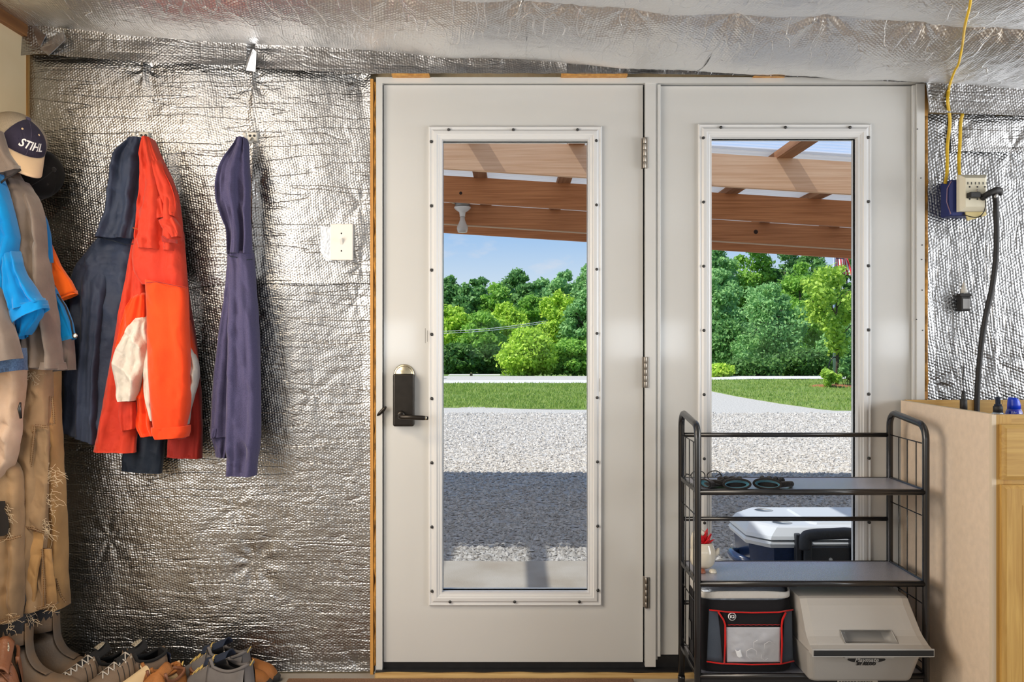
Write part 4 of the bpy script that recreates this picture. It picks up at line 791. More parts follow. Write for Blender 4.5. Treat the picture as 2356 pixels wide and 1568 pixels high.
# ---------------------------------------------------------------- switch and electrics
M_IVORY = mat('ivory_plastic', C(226, 220, 198), rough=.35); M_WPL = mat('white_plastic', C(238, 234, 228), rough=.35); M_ROMEX = mat('yellow_cable', C(222, 182, 40), rough=.5, var=(30, .25)); M_BOXB = mat('blue_box', C(38, 50, 112), rough=.5)
M_CORD = mat('black_cord', C(22, 22, 24), rough=.6, bump=(500, .0006)); M_GLAS2 = mat('grey_window', C(150, 150, 150), rough=.25, metal=.5)
r = thing('light_switch', 'white single toggle light switch left of the door', 'switch', WP(788, 558, 0))
x0, x1, z0, z1 = WX(763), WX(815), WZ(600), WZ(517)
obj('cover_plate', MB().box(x0, x1, -.027, -.010, z0, z1, bev=.003), M_WPL, r); obj('back_box', MB().box(x0 + .012, x1 - .012, -.012, .02, z0 + .012, z1 - .012), M_WPL, r)
cx = (x0 + x1) / 2; tg = MB(); tg.add([(cx + a * .0045, -.0268, WZ(558) + b * .011) for a in (-1, 1) for b in (-1, 1)] + [(cx + a * .0035, -.041, WZ(553) + b * .003 + .003) for a in (-1, 1) for b in (-1, 1)], [(0, 1, 3, 2), (4, 6, 7, 5), (0, 4, 5, 1), (2, 3, 7, 6), (0, 2, 6, 4), (1, 5, 7, 3)])
obj('toggle', tg, M_WPL, r)
for py in (539, 579): obj('screw', MB().lathe([(.0001, -.0015), (.0025, -.0012), (.0028, 0)], (cx, -.027, WZ(py)), 10, ax=(0, -1, 0)), M_STEEL, r)

r = thing('outlet_box', 'ivory outlet plate tilted on a blue junction box on the right wall', 'outlet', WP(2205, 460, 0))
bx = MB(); bx.box(WX(2166), WX(2226), -.062, .02, WZ(502), WZ(420), bev=.008); obj('junction_box', bx, M_BOXB, r)
obj('box_rib', MB().tube([(WX(2168), -.064, WZ(424)), (WX(2163), -.05, WZ(440)), (WX(2162), -.05, WZ(470)), (WX(2168), -.06, WZ(498))], .0018, 6), mat('pinkish_rib', C(150, 120, 140), rough=.5), r)
def tilted_plate():
    bm = bmesh.new(); bmesh.ops.create_cube(bm, size=1)
    for v in bm.verts: v.co = Vector((v.co.x * .070, v.co.y * .005, v.co.z * .115))
    bmesh.ops.bevel(bm, geom=list(bm.edges), offset=.0018, segments=2, affect='EDGES')
    return bm, Matrix.Translation(Vector((WX(2214), -.068, WZ(472)))) @ Matrix.Rotation(R(-16), 4, 'Y')
bm, M_ = tilted_plate(); obj('cover_plate', MB().frombm(bm, M_), mat('aged_ivory', C(216, 200, 146), rough=.4), r)
obj('screw', MB().lathe([(.0001, -.001), (.003, -.001), (.003, .0012)], (WX(2231), -.0715, WZ(504)), 8, ax=(0, -1, 0)), M_PLUG, r)

r = thing('outlet_adapter', 'cream six-socket wall adapter plugged over the tilted outlet plate', 'adapter', WP(2206, 455, .09))
ax0, ax1, az0, az1 = WX(2177), WX(2239), WZ(495), WZ(413)
def frust(y, i): return [(ax0 + i, y, az0 + i), (ax1 - i, y, az0 + i), (ax1 - i, y, az1 - i), (ax0 + i, y, az1 - i)]
obj('body', MB().rings([frust(-.0715, .0), frust(-.088, .0), frust(-.092, .002), frust(-.104, .012), frust(-.106, .014)], smooth=False), M_IVORY, r)
def slots(z, xs, rz):
    for x in xs:
        for s in (-1, 1): obj('socket_slot', MB().box(x + s * .0062 - .0013, x + s * .0062 + .0013, -.1072, -.1055, z - .0042, z + .0042), M_PLUG, r)
        obj('ground_hole', MB().lathe([(.0001, 0), (.0028, 0), (.0028, .0015)], (x, -.1072, z - .0125), 10, ax=(0, 1, 0)), M_PLUG, r)
sx = [WX(2195), WX(2212), WX(2229)]
slots(WZ(434), sx, 0); slots(WZ(461), sx, 0)
obj('screw', MB().lathe([(.0001, -.001), (.0032, -.001), (.0036, .001)], (WX(2212), -.1068, WZ(450)), 12, ax=(0, -1, 0)), M_STEEL, r)

r = thing('charger_plug', 'small black plug with a thin looping wire in the wall adapter', 'plug', WP(2198, 460, .12))
obj('plug_body', MB().box(WX(2187), WX(2210), -.135, -.1074, WZ(468), WZ(456), bev=.003), M_CORD, r)
obj('wire', MB().tube(smooth_pts([(WX(2208), -.128, WZ(458)), (WX(2218), -.13, WZ(466)), (WX(2223), -.128, WZ(480)), (WX(2222), -.12, WZ(498)), (WX(2214), -.11, WZ(509)), (WX(2200), -.10, WZ(508)), (WX(2188), -.08, WZ(500))], 5), .0018, 6), M_CORD, r)
r = thing('power_cable', 'thick black power cable hanging from the wall adapter down behind the cabinet', 'cable', WP(2240, 465, .1))
pb = MB(); pb.tube(smooth_pts([(WX(2222), -.110, WZ(467)), (WX(2224), -.135, WZ(462)), (WX(2232), -.142, WZ(457)), (WX(2244), -.14, WZ(453)), (WX(2254), -.13, WZ(455)), (WX(2258), -.12, WZ(461))], 4), [.010] * 10 + [.0115] * 6 + [.008] * 4 + [.006], 12); obj('plug_body', pb, M_CORD, r)
obj('plug_mark', MB().lathe([(.0001, 0), (.0085, 0), (.0085, .002)], (WX(2238), -.152, WZ(467)), 14, ax=(0, 1, 0), sx=1.0, sy=.7), M_GLAS2, r)
obj('cord', MB().tube(smooth_pts([(WX(2240), -.135, WZ(460)), (WX(2246), -.125, WZ(474)), (WX(2252), -.11, WZ(495)), (WX(2257), -.10, WZ(540)), (WX(2259), -.09, WZ(600)), (WX(2254), -.08, WZ(665)), (WX(2243), -.07, WZ(730)), (WX(2236), -.06, WZ(800)), (WX(2233), -.05, WZ(870)), (WX(2232), -.045, WZ(930)), (WX(2232), -.045, WZ(1000))], 5), .0092, 10), M_CORD, r)
def on_ceil(px, py):                        # where the sight line meets the underside of the ceiling foil
    a, b = 1.2, 3.12
    for _ in range(40):
        m_ = (a + b) / 2; p = P(px, py, m_)
        if p.z > zedge(p.x) - csag(p.y) * 1.55 - .028: b = m_
        else: a = m_
    return P(px, py, a)
def cable(pts, lab):
    o = obj('electrical_cable', MB().tube(smooth_pts(pts, 6), .0062, 8, flat=.55), M_ROMEX); tag(o, lab, 'cable'); return o
cable([(WX(2164) - .006, -.045, WZ(428)), (WX(2166), -.04, WZ(400)), (WX(2170), -.03, WZ(340)), (WX(2175), -.032, WZ(285)), (WX(2164), -.05, WZ(240)), (WX(2165), -.058, WZ(212)), on_ceil(2185, 196), on_ceil(2190, 180), on_ceil(2197, 162), on_ceil(2206, 145), on_ceil(2214, 105), on_ceil(2220, 60), on_ceil(2232, 10), on_ceil(2236, -40)], 'yellow cable from the junction box up across the foil ceiling')
cable([(WX(2190), -.055, WZ(412)), (WX(2193), -.04, WZ(380)), (WX(2200), -.026, WZ(330)), (WX(2203), -.022, WZ(285)), (WX(2206), -.024, WZ(266)), (WX(2207), .01, WZ(255))], 'short yellow cable from the junction box up behind the foil header')
r = thing('plug_in_sensor', 'small black device with a frosted tip mounted on the right foil wall', 'sensor', WP(2211, 695, 0))
obj('case', MB().box(WX(2201), WX(2223), -.030, .0, WZ(716), WZ(676), bev=.003), M_CORD, r); obj('case_rim', MB().box(WX(2198), WX(2225), -.033, -.004, WZ(683), WZ(676), bev=.002), M_CORD, r)
obj('face', MB().box(WX(2205), WX(2221), -.0315, -.0295, WZ(711), WZ(688), bev=.0006), M_GLAS2, r)
obj('frosted_tip', MB().lathe([(.011, 0), (.0105, .012), (.007, .022), (.0045, .034), (.0001, .044)], (WX(2212), -.017, WZ(675)), 14), mat('frosted', C(214, 212, 206), rough=.5), r)
r = thing('inline_plug', 'black inline plug on a thin lead dropping behind the cabinet edge', 'plug', WP(2217, 930, .1))
obj('plug_body', MB().lathe([(.0055, .04), (.0075, .02), (.0085, .012), (.0115, .010), (.012, -.03), (.0001, -.03)], P(2217, 926, D0 - .10), 14), M_CORD, r)
obj('cord', MB().tube([P(2217, 908, D0 - .10), P(2216, 890, D0 - .07), P(2216, 870, D0 - .04), P(2216, 850, D0 - .02), P(2216, 842, D0 + .01)], .0022, 6), M_CORD, r)

# ---------------------------------------------------------------- rack
RXL, RXR, RYB, RYF = .578, 1.288, 3.03 - D0, 2.765 - D0
rk = thing('metal_rack', 'black metal shelf rack standing before the right door panel', 'rack', ((RXL + RXR) / 2, (RYB + RYF) / 2, 0))
M_RACK = mat('rack_black', C(30, 30, 33), rough=.22, spec=.6, var=(8, .2)); M_MESHS = mat('rack_mesh', C(92, 98, 116), rough=.28, metal=.85)
def mesh_shelf_mat():
    m = bpy.data.materials.new('expanded_mesh'); m.use_nodes = True; nt = m.node_tree; b = nt.nodes['Principled BSDF']
    tc = node(nt, 'ShaderNodeTexCoord'); s = node(nt, 'ShaderNodeSeparateXYZ'); nt.links.new(tc.outputs['Object'], s.inputs[0])
    a = math_(nt, 'SINE', math_(nt, 'MULTIPLY', math_(nt, 'ADD', s.outputs[0], math_(nt, 'MULTIPLY', s.outputs[1], 1.4)), 2 * PI / .0078)); c = math_(nt, 'SINE', math_(nt, 'MULTIPLY', math_(nt, 'SUBTRACT', s.outputs[0], math_(nt, 'MULTIPLY', s.outputs[1], 1.4)), 2 * PI / .0078))
    h = math_(nt, 'MULTIPLY', a, c); r_ = node(nt, 'ShaderNodeValToRGB'); r_.color_ramp.elements[0].position = .0; r_.color_ramp.elements[1].position = .35; r_.color_ramp.elements[0].color = C(236, 238, 252); r_.color_ramp.elements[1].color = C(150, 154, 170)
    nt.links.new(h, r_.inputs[0]); nt.links.new(r_.outputs[0], b.inputs['Base Color']); b.inputs['Roughness'].default_value = .27; b.inputs['Metallic'].default_value = .65
    bp = node(nt, 'ShaderNodeBump'); bp.inputs['Distance'].default_value = .0003; bp.invert = True; nt.links.new(h, bp.inputs['Height']); nt.links.new(bp.outputs[0], b.inputs['Normal']); return m
M_EXP = mesh_shelf_mat()
TOP = .922
for X in (RXL, RXR):
    rr = .045; pts = [(X, RYB, 0.0), (X, RYB, .3), (X, RYB, TOP - rr)] + [(X, RYB - rr + rr * math.cos(t), TOP - rr + rr * math.sin(t)) for t in (PI / 12 * k for k in range(1, 7))] + [(X, RYF + rr - rr * math.sin(t), TOP - .016 - rr + rr * math.cos(t)) for t in (PI / 12 * k for k in range(0, 6))] + [(X, RYF, TOP - .016 - rr), (X, RYF, .3), (X, RYF, 0.0)]
    fr_ = obj('side_frame', MB().tube(pts, .0108, 12), M_RACK, rk)
    for yy in (RYB, RYF): obj('foot_cap', MB().lathe([(.0122, .0), (.0128, .02), (.0118, .026)], (X, yy, 0.0), 12), M_RACK, fr_)
    for k in range(3):
        y = RYB + (RYF - RYB) * (.27 + .24 * k); obj('wire', MB().tube([(X, y, TOP - .075), (X, y, .16)], .0018, 6), M_RACK, rk)
    for z in (TOP - .075, .62, .345, .16): obj('wire', MB().tube([(X, RYB, z), (X, RYF, z - .002)], .0020, 6), M_RACK, rk)
    for z in (.700, .415, .128): obj('shelf_bracket', MB().box(X - .006, X + .006, RYF, RYB, z - .008, z + .006, bev=.002), M_RACK, rk)
for z in (.846, .560, .275): obj('rear_rail', MB().tube([(RXL, RYB, z), (RXR, RYB, z)], .0078, 10), M_RACK, rk)
for z in (.700, .415, .128):
    s = obj('shelf', MB().box(RXL + .004, RXR - .004, RYF + .002, RYB - .002, z - .002, z + .001), M_EXP, rk)
    obj('shelf_rim', MB().tube([(RXL, RYF, z - .004), (RXR, RYF, z - .004)], .0098, 10), M_RACK, s); obj('shelf_rim', MB().tube([(RXL, RYB, z - .004), (RXR, RYB, z - .004)], .007, 10), M_RACK, s)
apron = obj('lower_apron', MB().box(RXL, RXR, RYF - .004, RYF + .004, .098, .128, bev=.002), M_RACK, rk)
M_LABEL = mat('paper_label', C(200, 194, 184), rough=.7)
lb = obj('price_label', MB().box(P(1929, 1559, 2.75).x, P(2022, 1559, 2.75).x, RYF - .0062, RYF - .0052, .088, .117), M_LABEL, rk, label='pale paper label with fine print'); apl = MB()
rnd = random.Random(5)
for row in range(2):
    x = P(1933, 1559, 2.75).x
    while x < P(2010, 1559, 2.75).x: ww = rnd.uniform(.002, .009); apl.box(x, x + ww, RYF - .0064, RYF - .0061, .108 - row * .007, .1105 - row * .007); x += ww + .0016
obj('fine_print', apl, M_PLUG, lb, kind='stuff')
obj('hang_tag', MB().box(RXL - .002, RXL + .002, RYB - .17, RYB - .13, .205, .262), M_RACK, rk)

# gloves and glasses on the top shelf
M_GLV = fabric('glove_black', C(44, 42, 42), crinkle=(90, .003)); M_GLB = fabric('glove_blue', C(92, 150, 170), col2=C(62, 112, 134), crinkle=(60, .003)); 
def glove(name, label, x, y, a, s=1.0, flip=1):
    tf = place(x, y, a); z0 = .7012; r = thing(name, label, 'glove', (x, y, z0), group='work gloves on the top shelf'); T = lambda p: tf((p[0] * s, p[1] * s * flip, z0 + p[2] * s))
    rs = []
    for i in range(9):
        t = i / 8; wd = .048 - .006 * math.sin(PI * t) ; hh = .026 - .010 * t; rs.append([T((.11 * t, math.cos(b) * wd + .002 * mn.noise(Vector((t * 5, b, s))), hh * .5 + .003 + math.sin(b) * hh * .5 + .003 * mn.noise(Vector((t * 7, b * 2, 3 + s))))) for b in (2 * PI * k / 20 for k in range(20))])
    obj('palm', MB().rings(rs[1:]), M_GLV, r)
    outer = [T((-.004, math.cos(b) * .052, .021 + math.sin(b) * .020)) for b in (2 * PI * k / 24 for k in range(24))]; o2 = [T((.03, math.cos(b) * .050, .018 + math.sin(b) * .0175)) for b in (2 * PI * k / 24 for k in range(24))]
    inn = [T((.002, math.cos(b) * .047, .021 + math.sin(b) * .0165)) for b in (2 * PI * k / 24 for k in range(24))]; i2 = [T((.035, math.cos(b) * .036, .017 + math.sin(b) * .008)) for b in (2 * PI * k / 24 for k in range(24))]
    obj('cuff', MB().rings([o2, outer], caps=False), M_GLV, r); obj('cuff_edge', MB().tube(outer, .0048 * s, 6, closed=True), M_GLV, r); lin = MB().rings([outer, inn, [T((.020, math.cos(b) * .036, .013 + math.sin(b) * .0055)) for b in (2 * PI * k / 24 for k in range(24))]], caps=False); obj('cuff_lining', lin, M_GLB, r)
    obj('inside', MB().rings([[T((.020, math.cos(b) * .036, .013 + math.sin(b) * .0055)) for b in (2 * PI * k / 24 for k in range(24))], i2]), M_DARKIN, r)
    for k, (yy, L) in enumerate(((-.033, .062), (-.011, .075), (.011, .070), (.032, .055))):
        obj('finger', MB().tube(smooth_pts([T((.10, yy, .012)), T((.10 + L * .4, yy * 1.15, .022)), T((.10 + L * .75, yy * 1.2, .018)), T((.10 + L, yy * 1.2, .010))], 3), [.0105 * s] * 8 + [.008 * s, .004 * s], 10), M_GLV, r)
    obj('thumb', MB().tube(smooth_pts([T((.035, .040, .014)), T((.06, .068, .016)), T((.09, .078, .012)), T((.10, .078, .011))], 3), [.012 * s] * 8 + [.009 * s, .004 * s], 10), M_GLV, r)
    return r
glove('work_glove', 'black work glove with its open blue cuff facing out, left of the pair', .705, -.335, R(88), .80)
glove('work_glove', 'black work glove with its open blue cuff facing out, right of the pair', .802, -.330, R(66), .80, -1)
M_GLB2 = M_GLB
g3 = glove('work_glove', 'flattened teal glove at the left end of the top shelf', .615, -.300, R(20), .62)
sg = thing('safety_glasses', 'clear safety glasses lying behind the gloves on the top shelf', 'glasses', (.63, -.20, .701))
for i, xx in enumerate((.612, .665)): obj('lens_rim', MB().tube([(xx + .023 * math.cos(t), -.20 + .004 * math.cos(t * 2), .723 + .017 * math.sin(t)) for t in (2 * PI * k / 20 for k in range(20))], .0018, 6, closed=True), M_BLACK, sg); obj('lens', MB().lathe([(.0001, 0), (.021, .001), (.021, .002)], (xx, -.20, .723), 18, ax=(0, 1, 0), sx=1, sy=.75), M_GLASS, sg)
obj('temple', MB().tube([(.588, -.20, .725), (.584, -.15, .722), (.586, -.11, .708)], .0022, 6), M_BLACK, sg); obj('temple', MB().tube([(.689, -.20, .725), (.694, -.15, .722), (.690, -.11, .708)], .0022, 6), M_BLACK, sg)

# white animal planter with a red succulent on the middle shelf
px_ = .623; py_ = -.215; pz = .4165
pl = thing('animal_planter', 'white ceramic animal planter with a red succulent on the middle shelf', 'planter', (px_, py_, pz)); M_CER = mat('cream_glaze', C(232, 224, 206), rough=.18, var=(20, .12), coat=.5); M_CERB = mat('brown_glaze', C(160, 92, 66), rough=.3); M_SUC = mat('red_succulent', C(206, 22, 34), rough=.4)
obj('body', MB().rings([[(px_ + math.cos(b) * rr * 1.05, py_ + math.sin(b) * rr * .9, pz + z) for b in (2 * PI * k / 26 for k in range(26))] for z, rr in ((.010, .024), (.022, .036), (.045, .042), (.068, .039), (.084, .033), (.092, .031), (.090, .027), (.076, .026))]), M_CER, pl)
obj('neck', MB().rings(sweep(smooth_pts([(px_ - .018, py_ - .004, pz + .06), (px_ - .026, py_ - .006, pz + .095), (px_ - .024, py_ - .008, pz + .118), (px_ - .012, py_ - .010, pz + .128), (px_ + .002, py_ - .012, pz + .122)], 4), [(.018 - .0006 * k, .018 - .0006 * k) for k in range(17)], up=(0, 1, .1), n=14)), M_CER, pl)
obj('beak', MB().tube([(px_ + .000, py_ - .012, pz + .123), (px_ + .014, py_ - .013, pz + .114)], [.008, .002], 8), M_CERB, pl); obj('tail', MB().tube([(px_ + .034, py_, pz + .05), (px_ + .048, py_ - .004, pz + .062), (px_ + .052, py_ - .004, pz + .074)], [.014, .009, .003], 10), M_CER, pl)
for s in (-1, 1): obj('foot', MB().lathe([(.0001, .012), (.011, .010), (.014, .003), (.0135, 0), (.0001, 0)], (px_ + .010 + s * .018, py_ - .026, pz), 14, sx=.9, sy=1.2), M_CERB if s < 0 else M_CER, pl)
obj('soil', MB().lathe([(.0001, 0), (.027, 0), (.027, .006), (.0001, .009)], (px_, py_, pz + .076), 20), M_SOLE, pl)
for k in range(14):
    a_ = 2.4 * k; el = R(78 - 3.6 * k); L = .055 - .0012 * k; d_ = Vector((math.cos(a_) * math.cos(el), math.sin(a_) * math.cos(el), math.sin(el))); b_ = Vector((px_ + .004, py_ - .004, pz + .084))
    obj('succulent_leaf', MB().tube([b_ + d_ * L * t for t in (0, .3, .6, .85, 1)], [.004, .0068, .006, .0035, .0006], 8, flat=.6), M_SUC, pl)

# soft cooler bag
M_BAG = fabric('bag_black', C(30, 29, 32), crinkle=(8, .003), sheen=.05); M_BAGG = fabric('bag_grey', C(76, 84, 96), crinkle=(7, .003), sheen=.05); M_BAGR = fabric('bag_red_trim', C(216, 34, 32), crinkle=(30, .0006)); M_BAGL = mat('bag_foil_lining', C(150, 158, 170), rough=.3, metal=.6, bump=(36, .006)); M_PVC = mat('clear_pocket', C(196, 198, 206), rough=.12, metal=.0, var=(12, .18), bump=(16, .006), coat=1.0); M_RIMG = mat('bag_rim', C(206, 202, 196), rough=.45, bump=(90, .002))
bz = .1295; bx0, bx1 = P(1604, 1500, 2.80).x, P(1828, 1500, 2.80).x; bcx = (bx0 + bx1) / 2 - .004; bhw = (bx1 - bx0) / 2; bcy = 2.875 - D0; bhd = .098
bag = thing('cooler_bag', 'black and grey soft cooler bag with red piping on the lowest shelf', 'cooler', (bcx, bcy, bz))
def bagpt(an, t, k=1.0, lift=0.0):
    c, s = math.cos(an), math.sin(an); w_ = bhw * (1.0 - .03 * t) * k; d_ = bhd * k; x = bcx + w_ * math.copysign(abs(c) ** .42, c); y = bcy + d_ * math.copysign(abs(s) ** .42, s) - (.006 * math.sin(PI * t) if s < 0 else 0); z = bz + .243 * t
    if t > .9: z += (t - .9) * 10 * (.010 * (1 if s > 0 else (-.2 + .5 * c * c)) + .004 * math.sin(3 * an))
    return (x, y, z + lift)
AN = [2 * PI * k / 56 for k in range(56)]
obj('body', MB().rings([[bagpt(a, t, k) for a in AN] for t, k in ((0, .9), (.01, .97), (.04, 1), (.2, 1.005), (.4, 1.01), (.6, 1.01), (.8, 1.0), (.93, .995))], caps=True), M_BAG, bag)
obj('rim', MB().rings([[bagpt(a, t, k) for a in AN] for t, k in ((.955, 1.0), (.965, 1.010), (1.03, 1.005), (1.04, .99), (1.03, .965))], caps=False), M_RIMG, bag)
obj('foil_lining', MB().rings([[tuple(v + .006 * mn.noise(Vector((a * 3, t * 4, i))) for i, v in enumerate(bagpt(a, t, k))) for a in AN] for t, k in ((1.03, .965), (.98, .95), (.85, .93), (.6, .90), (.45, .86))], caps=True), M_BAGL, bag)
FY = bcy - bhd * 1.012 - .006
def bagfront(px, py, off=0.0): 
    p = P(px, py, FY + D0); t = (p.z - bz) / .205; u = min(1, abs(p.x - bcx) / bhw); return Vector((p.x, FY - off + .004 + .012 * u ** 6 + .05 * max(0, u - .93), p.z))
def bagpoly(name, quad, off, m, nu=14, nv=10, amp=0.0):
    (ax, ay), (bx_, by), (cx_, cy), (dx, dy) = quad
    def f(u, v):
        px = (ax * (1 - u) + bx_ * u) * (1 - v) + (dx * (1 - u) + cx_ * u) * v; py = (ay * (1 - u) + by * u) * (1 - v) + (dy * (1 - u) + cy * u) * v; q = bagfront(px, py, off); return (q.x, q.y - amp * abs(mn.noise(Vector((u * 5, v * 4, 2)))) * math.sin(PI * u) * math.sin(PI * v), q.z)
    return obj(name, MB().slab(f, nu, nv, (0, .003, 0)), m, bag)
bagpoly('grey_side', ((1632, 1402), (1652, 1404), (1664, 1524), (1627, 1519)), .003, M_BAGG); bagpoly('grey_side', ((1806, 1406), (1824, 1403), (1827, 1521), (1800, 1524)), .003, M_BAGG)
bagpoly('front_pocket', ((1655, 1410), (1806, 1410), (1796, 1440), (1670, 1438)), .003, M_BAG); pk = bagpoly('clear_pocket', ((1670, 1442), (1796, 1442), (1794, 1522), (1672, 1522)), .006, M_PVC, 30, 24, .008)
M_HEXW = mat('pocket_print', C(236, 238, 242), rough=.3)
for hx_, hy_, hr_, n0, n1 in ((1727, 1500, 13, 1, 6), (1768, 1484, 13, 2, 5), (1742, 1480, 12, 2, 4), (1757, 1506, 9, 0, 3)):
    obj('hexagon_print', MB().tube([bagfront(hx_ + hr_ * math.cos(R(30 + 60 * q)), hy_ + hr_ * math.sin(R(30 + 60 * q)), .0155) for q in range(n0, n1 + 1)], .0006, 4), M_HEXW, pk)
obj('gloss_print', MB().slab(lambda u, v: bagfront(1689 + 12 * u + 5 * v, 1490 + 16 * v + 4 * math.sin(u * 3), .0152), 6, 6, (0, .0005, 0)), M_HEXW, pk)
def piping(pts, rr=.0036): obj('red_piping', MB().tube([bagfront(x, y, .007) for x, y in pts], rr, 8, flat=.6), M_BAGR, bag)
piping([(1632, 1402), (1670, 1406), (1730, 1408), (1790, 1407), (1826, 1403)]); piping([(1626, 1521), (1660, 1525), (1730, 1527), (1795, 1526), (1829, 1522)]); piping([(1652, 1406), (1664, 1424), (1668, 1436), (1668, 1480), (1666, 1524)], .0045); piping([(1808, 1408), (1800, 1424), (1798, 1438), (1799, 1480), (1797, 1524)], .0045)
obj('red_stitching', MB().tube([bagfront(1674 + 119 * k / 30, 1436 + .5 * math.sin(k * 2), .0065) for k in range(31)], .0010, 5), M_BAGR, bag)
bd = bagfront(1684, 1417, .0075); bg_ = obj('round_badge', MB().lathe([(.0001, 0), (.0118, 0), (.0125, .0015), (.0125, .004)], bd, 24, ax=(0, 1, 0)), M_LET, bag); obj('badge_face', MB().lathe([(.0001, 0), (.0102, 0), (.0102, .001)], bd + Vector((0, -.0008, 0)), 24, ax=(0, 1, 0)), M_BAG, bg_)
put_text('monogram', 'K2', .0125, bd + Vector((0, -.0014, 0)), M_LET, bg_, bold=.0003)

# grey hard cooler with a slanted lid
M_PG = mat('grey_plastic', C(190, 186, 181), rough=.32, var=(5, .06), bump=(14, .0006)); M_PGD = mat('grey_plastic_body', C(166, 163, 159), rough=.36, var=(6, .08)); M_STR = mat('dark_stripe', C(26, 27, 30), rough=.4); M_LGREY = mat('light_grey_edge', C(176, 175, 173), rough=.35)
hx0, hx1 = P(1860, 1500, 2.72).x, P(2098, 1500, 2.72).x; hy = 2.70 - D0; hz = .1295
hc = thing('hard_cooler', 'grey hard cooler with slanted lid and black stripe on the lowest shelf', 'cooler', ((hx0 + hx1) / 2, hy, hz))
def rr_ring(x0, x1, y0, y1, z, r_, n=6):
    o = []
    for cx_, cy_, a0 in ((x1 - r_, y1 - r_, 0), (x0 + r_, y1 - r_, 90), (x0 + r_, y0 + r_, 180), (x1 - r_, y0 + r_, 270)):
        for k in range(n + 1): a = R(a0 + 90 * k / n); o.append((cx_ + r_ * math.cos(a), cy_ + r_ * math.sin(a), z))
    return o
yb_ = RYB - .02; w0 = .006
body = MB().rings([rr_ring(hx0 + .004, hx1 - .004, hy + .014, yb_, hz, .02), rr_ring(hx0, hx1, hy + .010, yb_, hz + .006, .022), rr_ring(hx0 - .012, hx1 + .018, hy - .016, yb_, hz + .088, .022), rr_ring(hx0 - .014, hx1 + .020, hy - .020, yb_, hz + .1, .022)], smooth=False)
obj('body', body, M_PGD, hc)
lx0, lx1 = P(1870, 1480, 2.655).x, P(2147, 1480, 2.655).x; ly = 2.655 - D0
prof = [(ly + .002, .0955), (ly - .002, .098), (ly - .003, .104), (ly - .002, .114), (ly + .004, .1175), (ly + .02, .122), (ly + .045, .140), (ly + .060, .165), (ly + .085, .222), (ly + .098, .2405), (ly + .110, .244), (yb_ - .03, .2465), (yb_ - .006, .244), (yb_, .236), (yb_, .0955)]
def lid_half(t): return None
gx0, gx1 = P(1946, 1450, 2.68).x, P(2066, 1450, 2.68).x
lm = MB(); us = sorted([i / 16 for i in range(17)] + [(gx0 - lx0) / (lx1 - lx0), (gx1 - lx0) / (lx1 - lx0)]); rsl = []
prof[6:7] = [(ly + .024, .1255), (ly + .045, .140), (ly + .056, .1555)]
for u in us:
    row = []
    for y, z in prof:
        k = min(1, max(0, (z - .118) / .1)); xl = lx0 + k * .004 - 0.010 * k; xr = lx1 - k * .030; e_ = .006 * (abs(2 * u - 1) ** 14)
        row.append((xl + (xr - xl) * u, y + e_ * (1 if y < yb_ - .05 else -1), hz + z - e_ * .5 * (1 if z > .11 else 0)))
    rsl.append(row)
lm.rings(rsl, caps=True, closed=True, smooth=False)
ia, ib = us.index((gx0 - lx0) / (lx1 - lx0)), us.index((gx1 - lx0) / (lx1 - lx0)); nP = len(prof); drop = set()
for i in range(ia, ib):
    for k in (6, 7): drop.add((i * nP + k, i * nP + k + 1, (i + 1) * nP + k + 1, (i + 1) * nP + k))
keep = [(f, q) for f, q in zip(lm.f, lm.sm) if f not in drop]; lm.f = [f for f, q in keep]; lm.sm = [q for f, q in keep]
lid = obj('lid', lm, M_PG, hc)
obj('lid_edge', MB().box(lx0 - .003, lx1 + .002, ly - .0065, ly - .001, hz + .0935, hz + .1185, bev=.002), M_LGREY, hc)
obj('black_stripe', MB().box(lx0 + .001, lx1 - .002, ly - .0082, ly - .006, hz + .0985, hz + .1145), M_STR, hc)
# hand recess in the slope, its rim and the release button under the lip
def slope(x, s, off): 
    y0_, z0_, y1_, z1_ = ly + .020, .122, ly + .060, .165; n_ = Vector((0, -(z1_ - z0_), (y1_ - y0_))).normalized(); return Vector((x, y0_ + (y1_ - y0_) * s, hz + z0_ + (z1_ - z0_) * s)) + n_ * off
top_ = [Vector(rsl[ia][6]), Vector(rsl[ib][6]), Vector(rsl[ib][8]), Vector(rsl[ia][8])]
cm = sum(top_, Vector()) / 4; inn_ = Vector((0, .030, -.010))
def ell(scx, dep): 
    o = []
    for k in range(4):
        p, q = top_[k], top_[(k + 1) % 4]
        for t in (0, .25, .5, .75): r_ = p + (q - p) * t; o.append(cm + (r_ - cm) * scx + inn_ * dep)
    return o
obj('hand_recess', MB().rings([ell(1.03, -.03), ell(1.0, .05), ell(.97, .5), ell(.90, .85), ell(.7, 1.0)][::-1], caps=False), mat('recess_grey', C(150, 147, 143), rough=.5), lid)
obj('recess_back', MB().add(ell(.72, .99), [tuple(range(16))]), mat('recess_grey_deep', C(150, 147, 143), rough=.55), lid)
obj('recess_rim', MB().tube(ell(1.01, -.03), .0012, 6, closed=True), M_LGREY, lid)
obj('release_button', MB().box(P(1942, 1490, 2.68).x, P(2058, 1490, 2.68).x, hy - .022, hy + .0, hz + .079, hz + .0935, bev=.004), M_LGREY, hc)
def hfront(px, py, off=.0): 
    p = P(px, py, 2.70); t = (p.z - hz - .006) / .082; return Vector((p.x, hy + .010 - .026 * t - off, p.z))
em = MB(); c0 = hfront(1990, 1513, .0006); ex, ez = .057, .0115
out_ = []
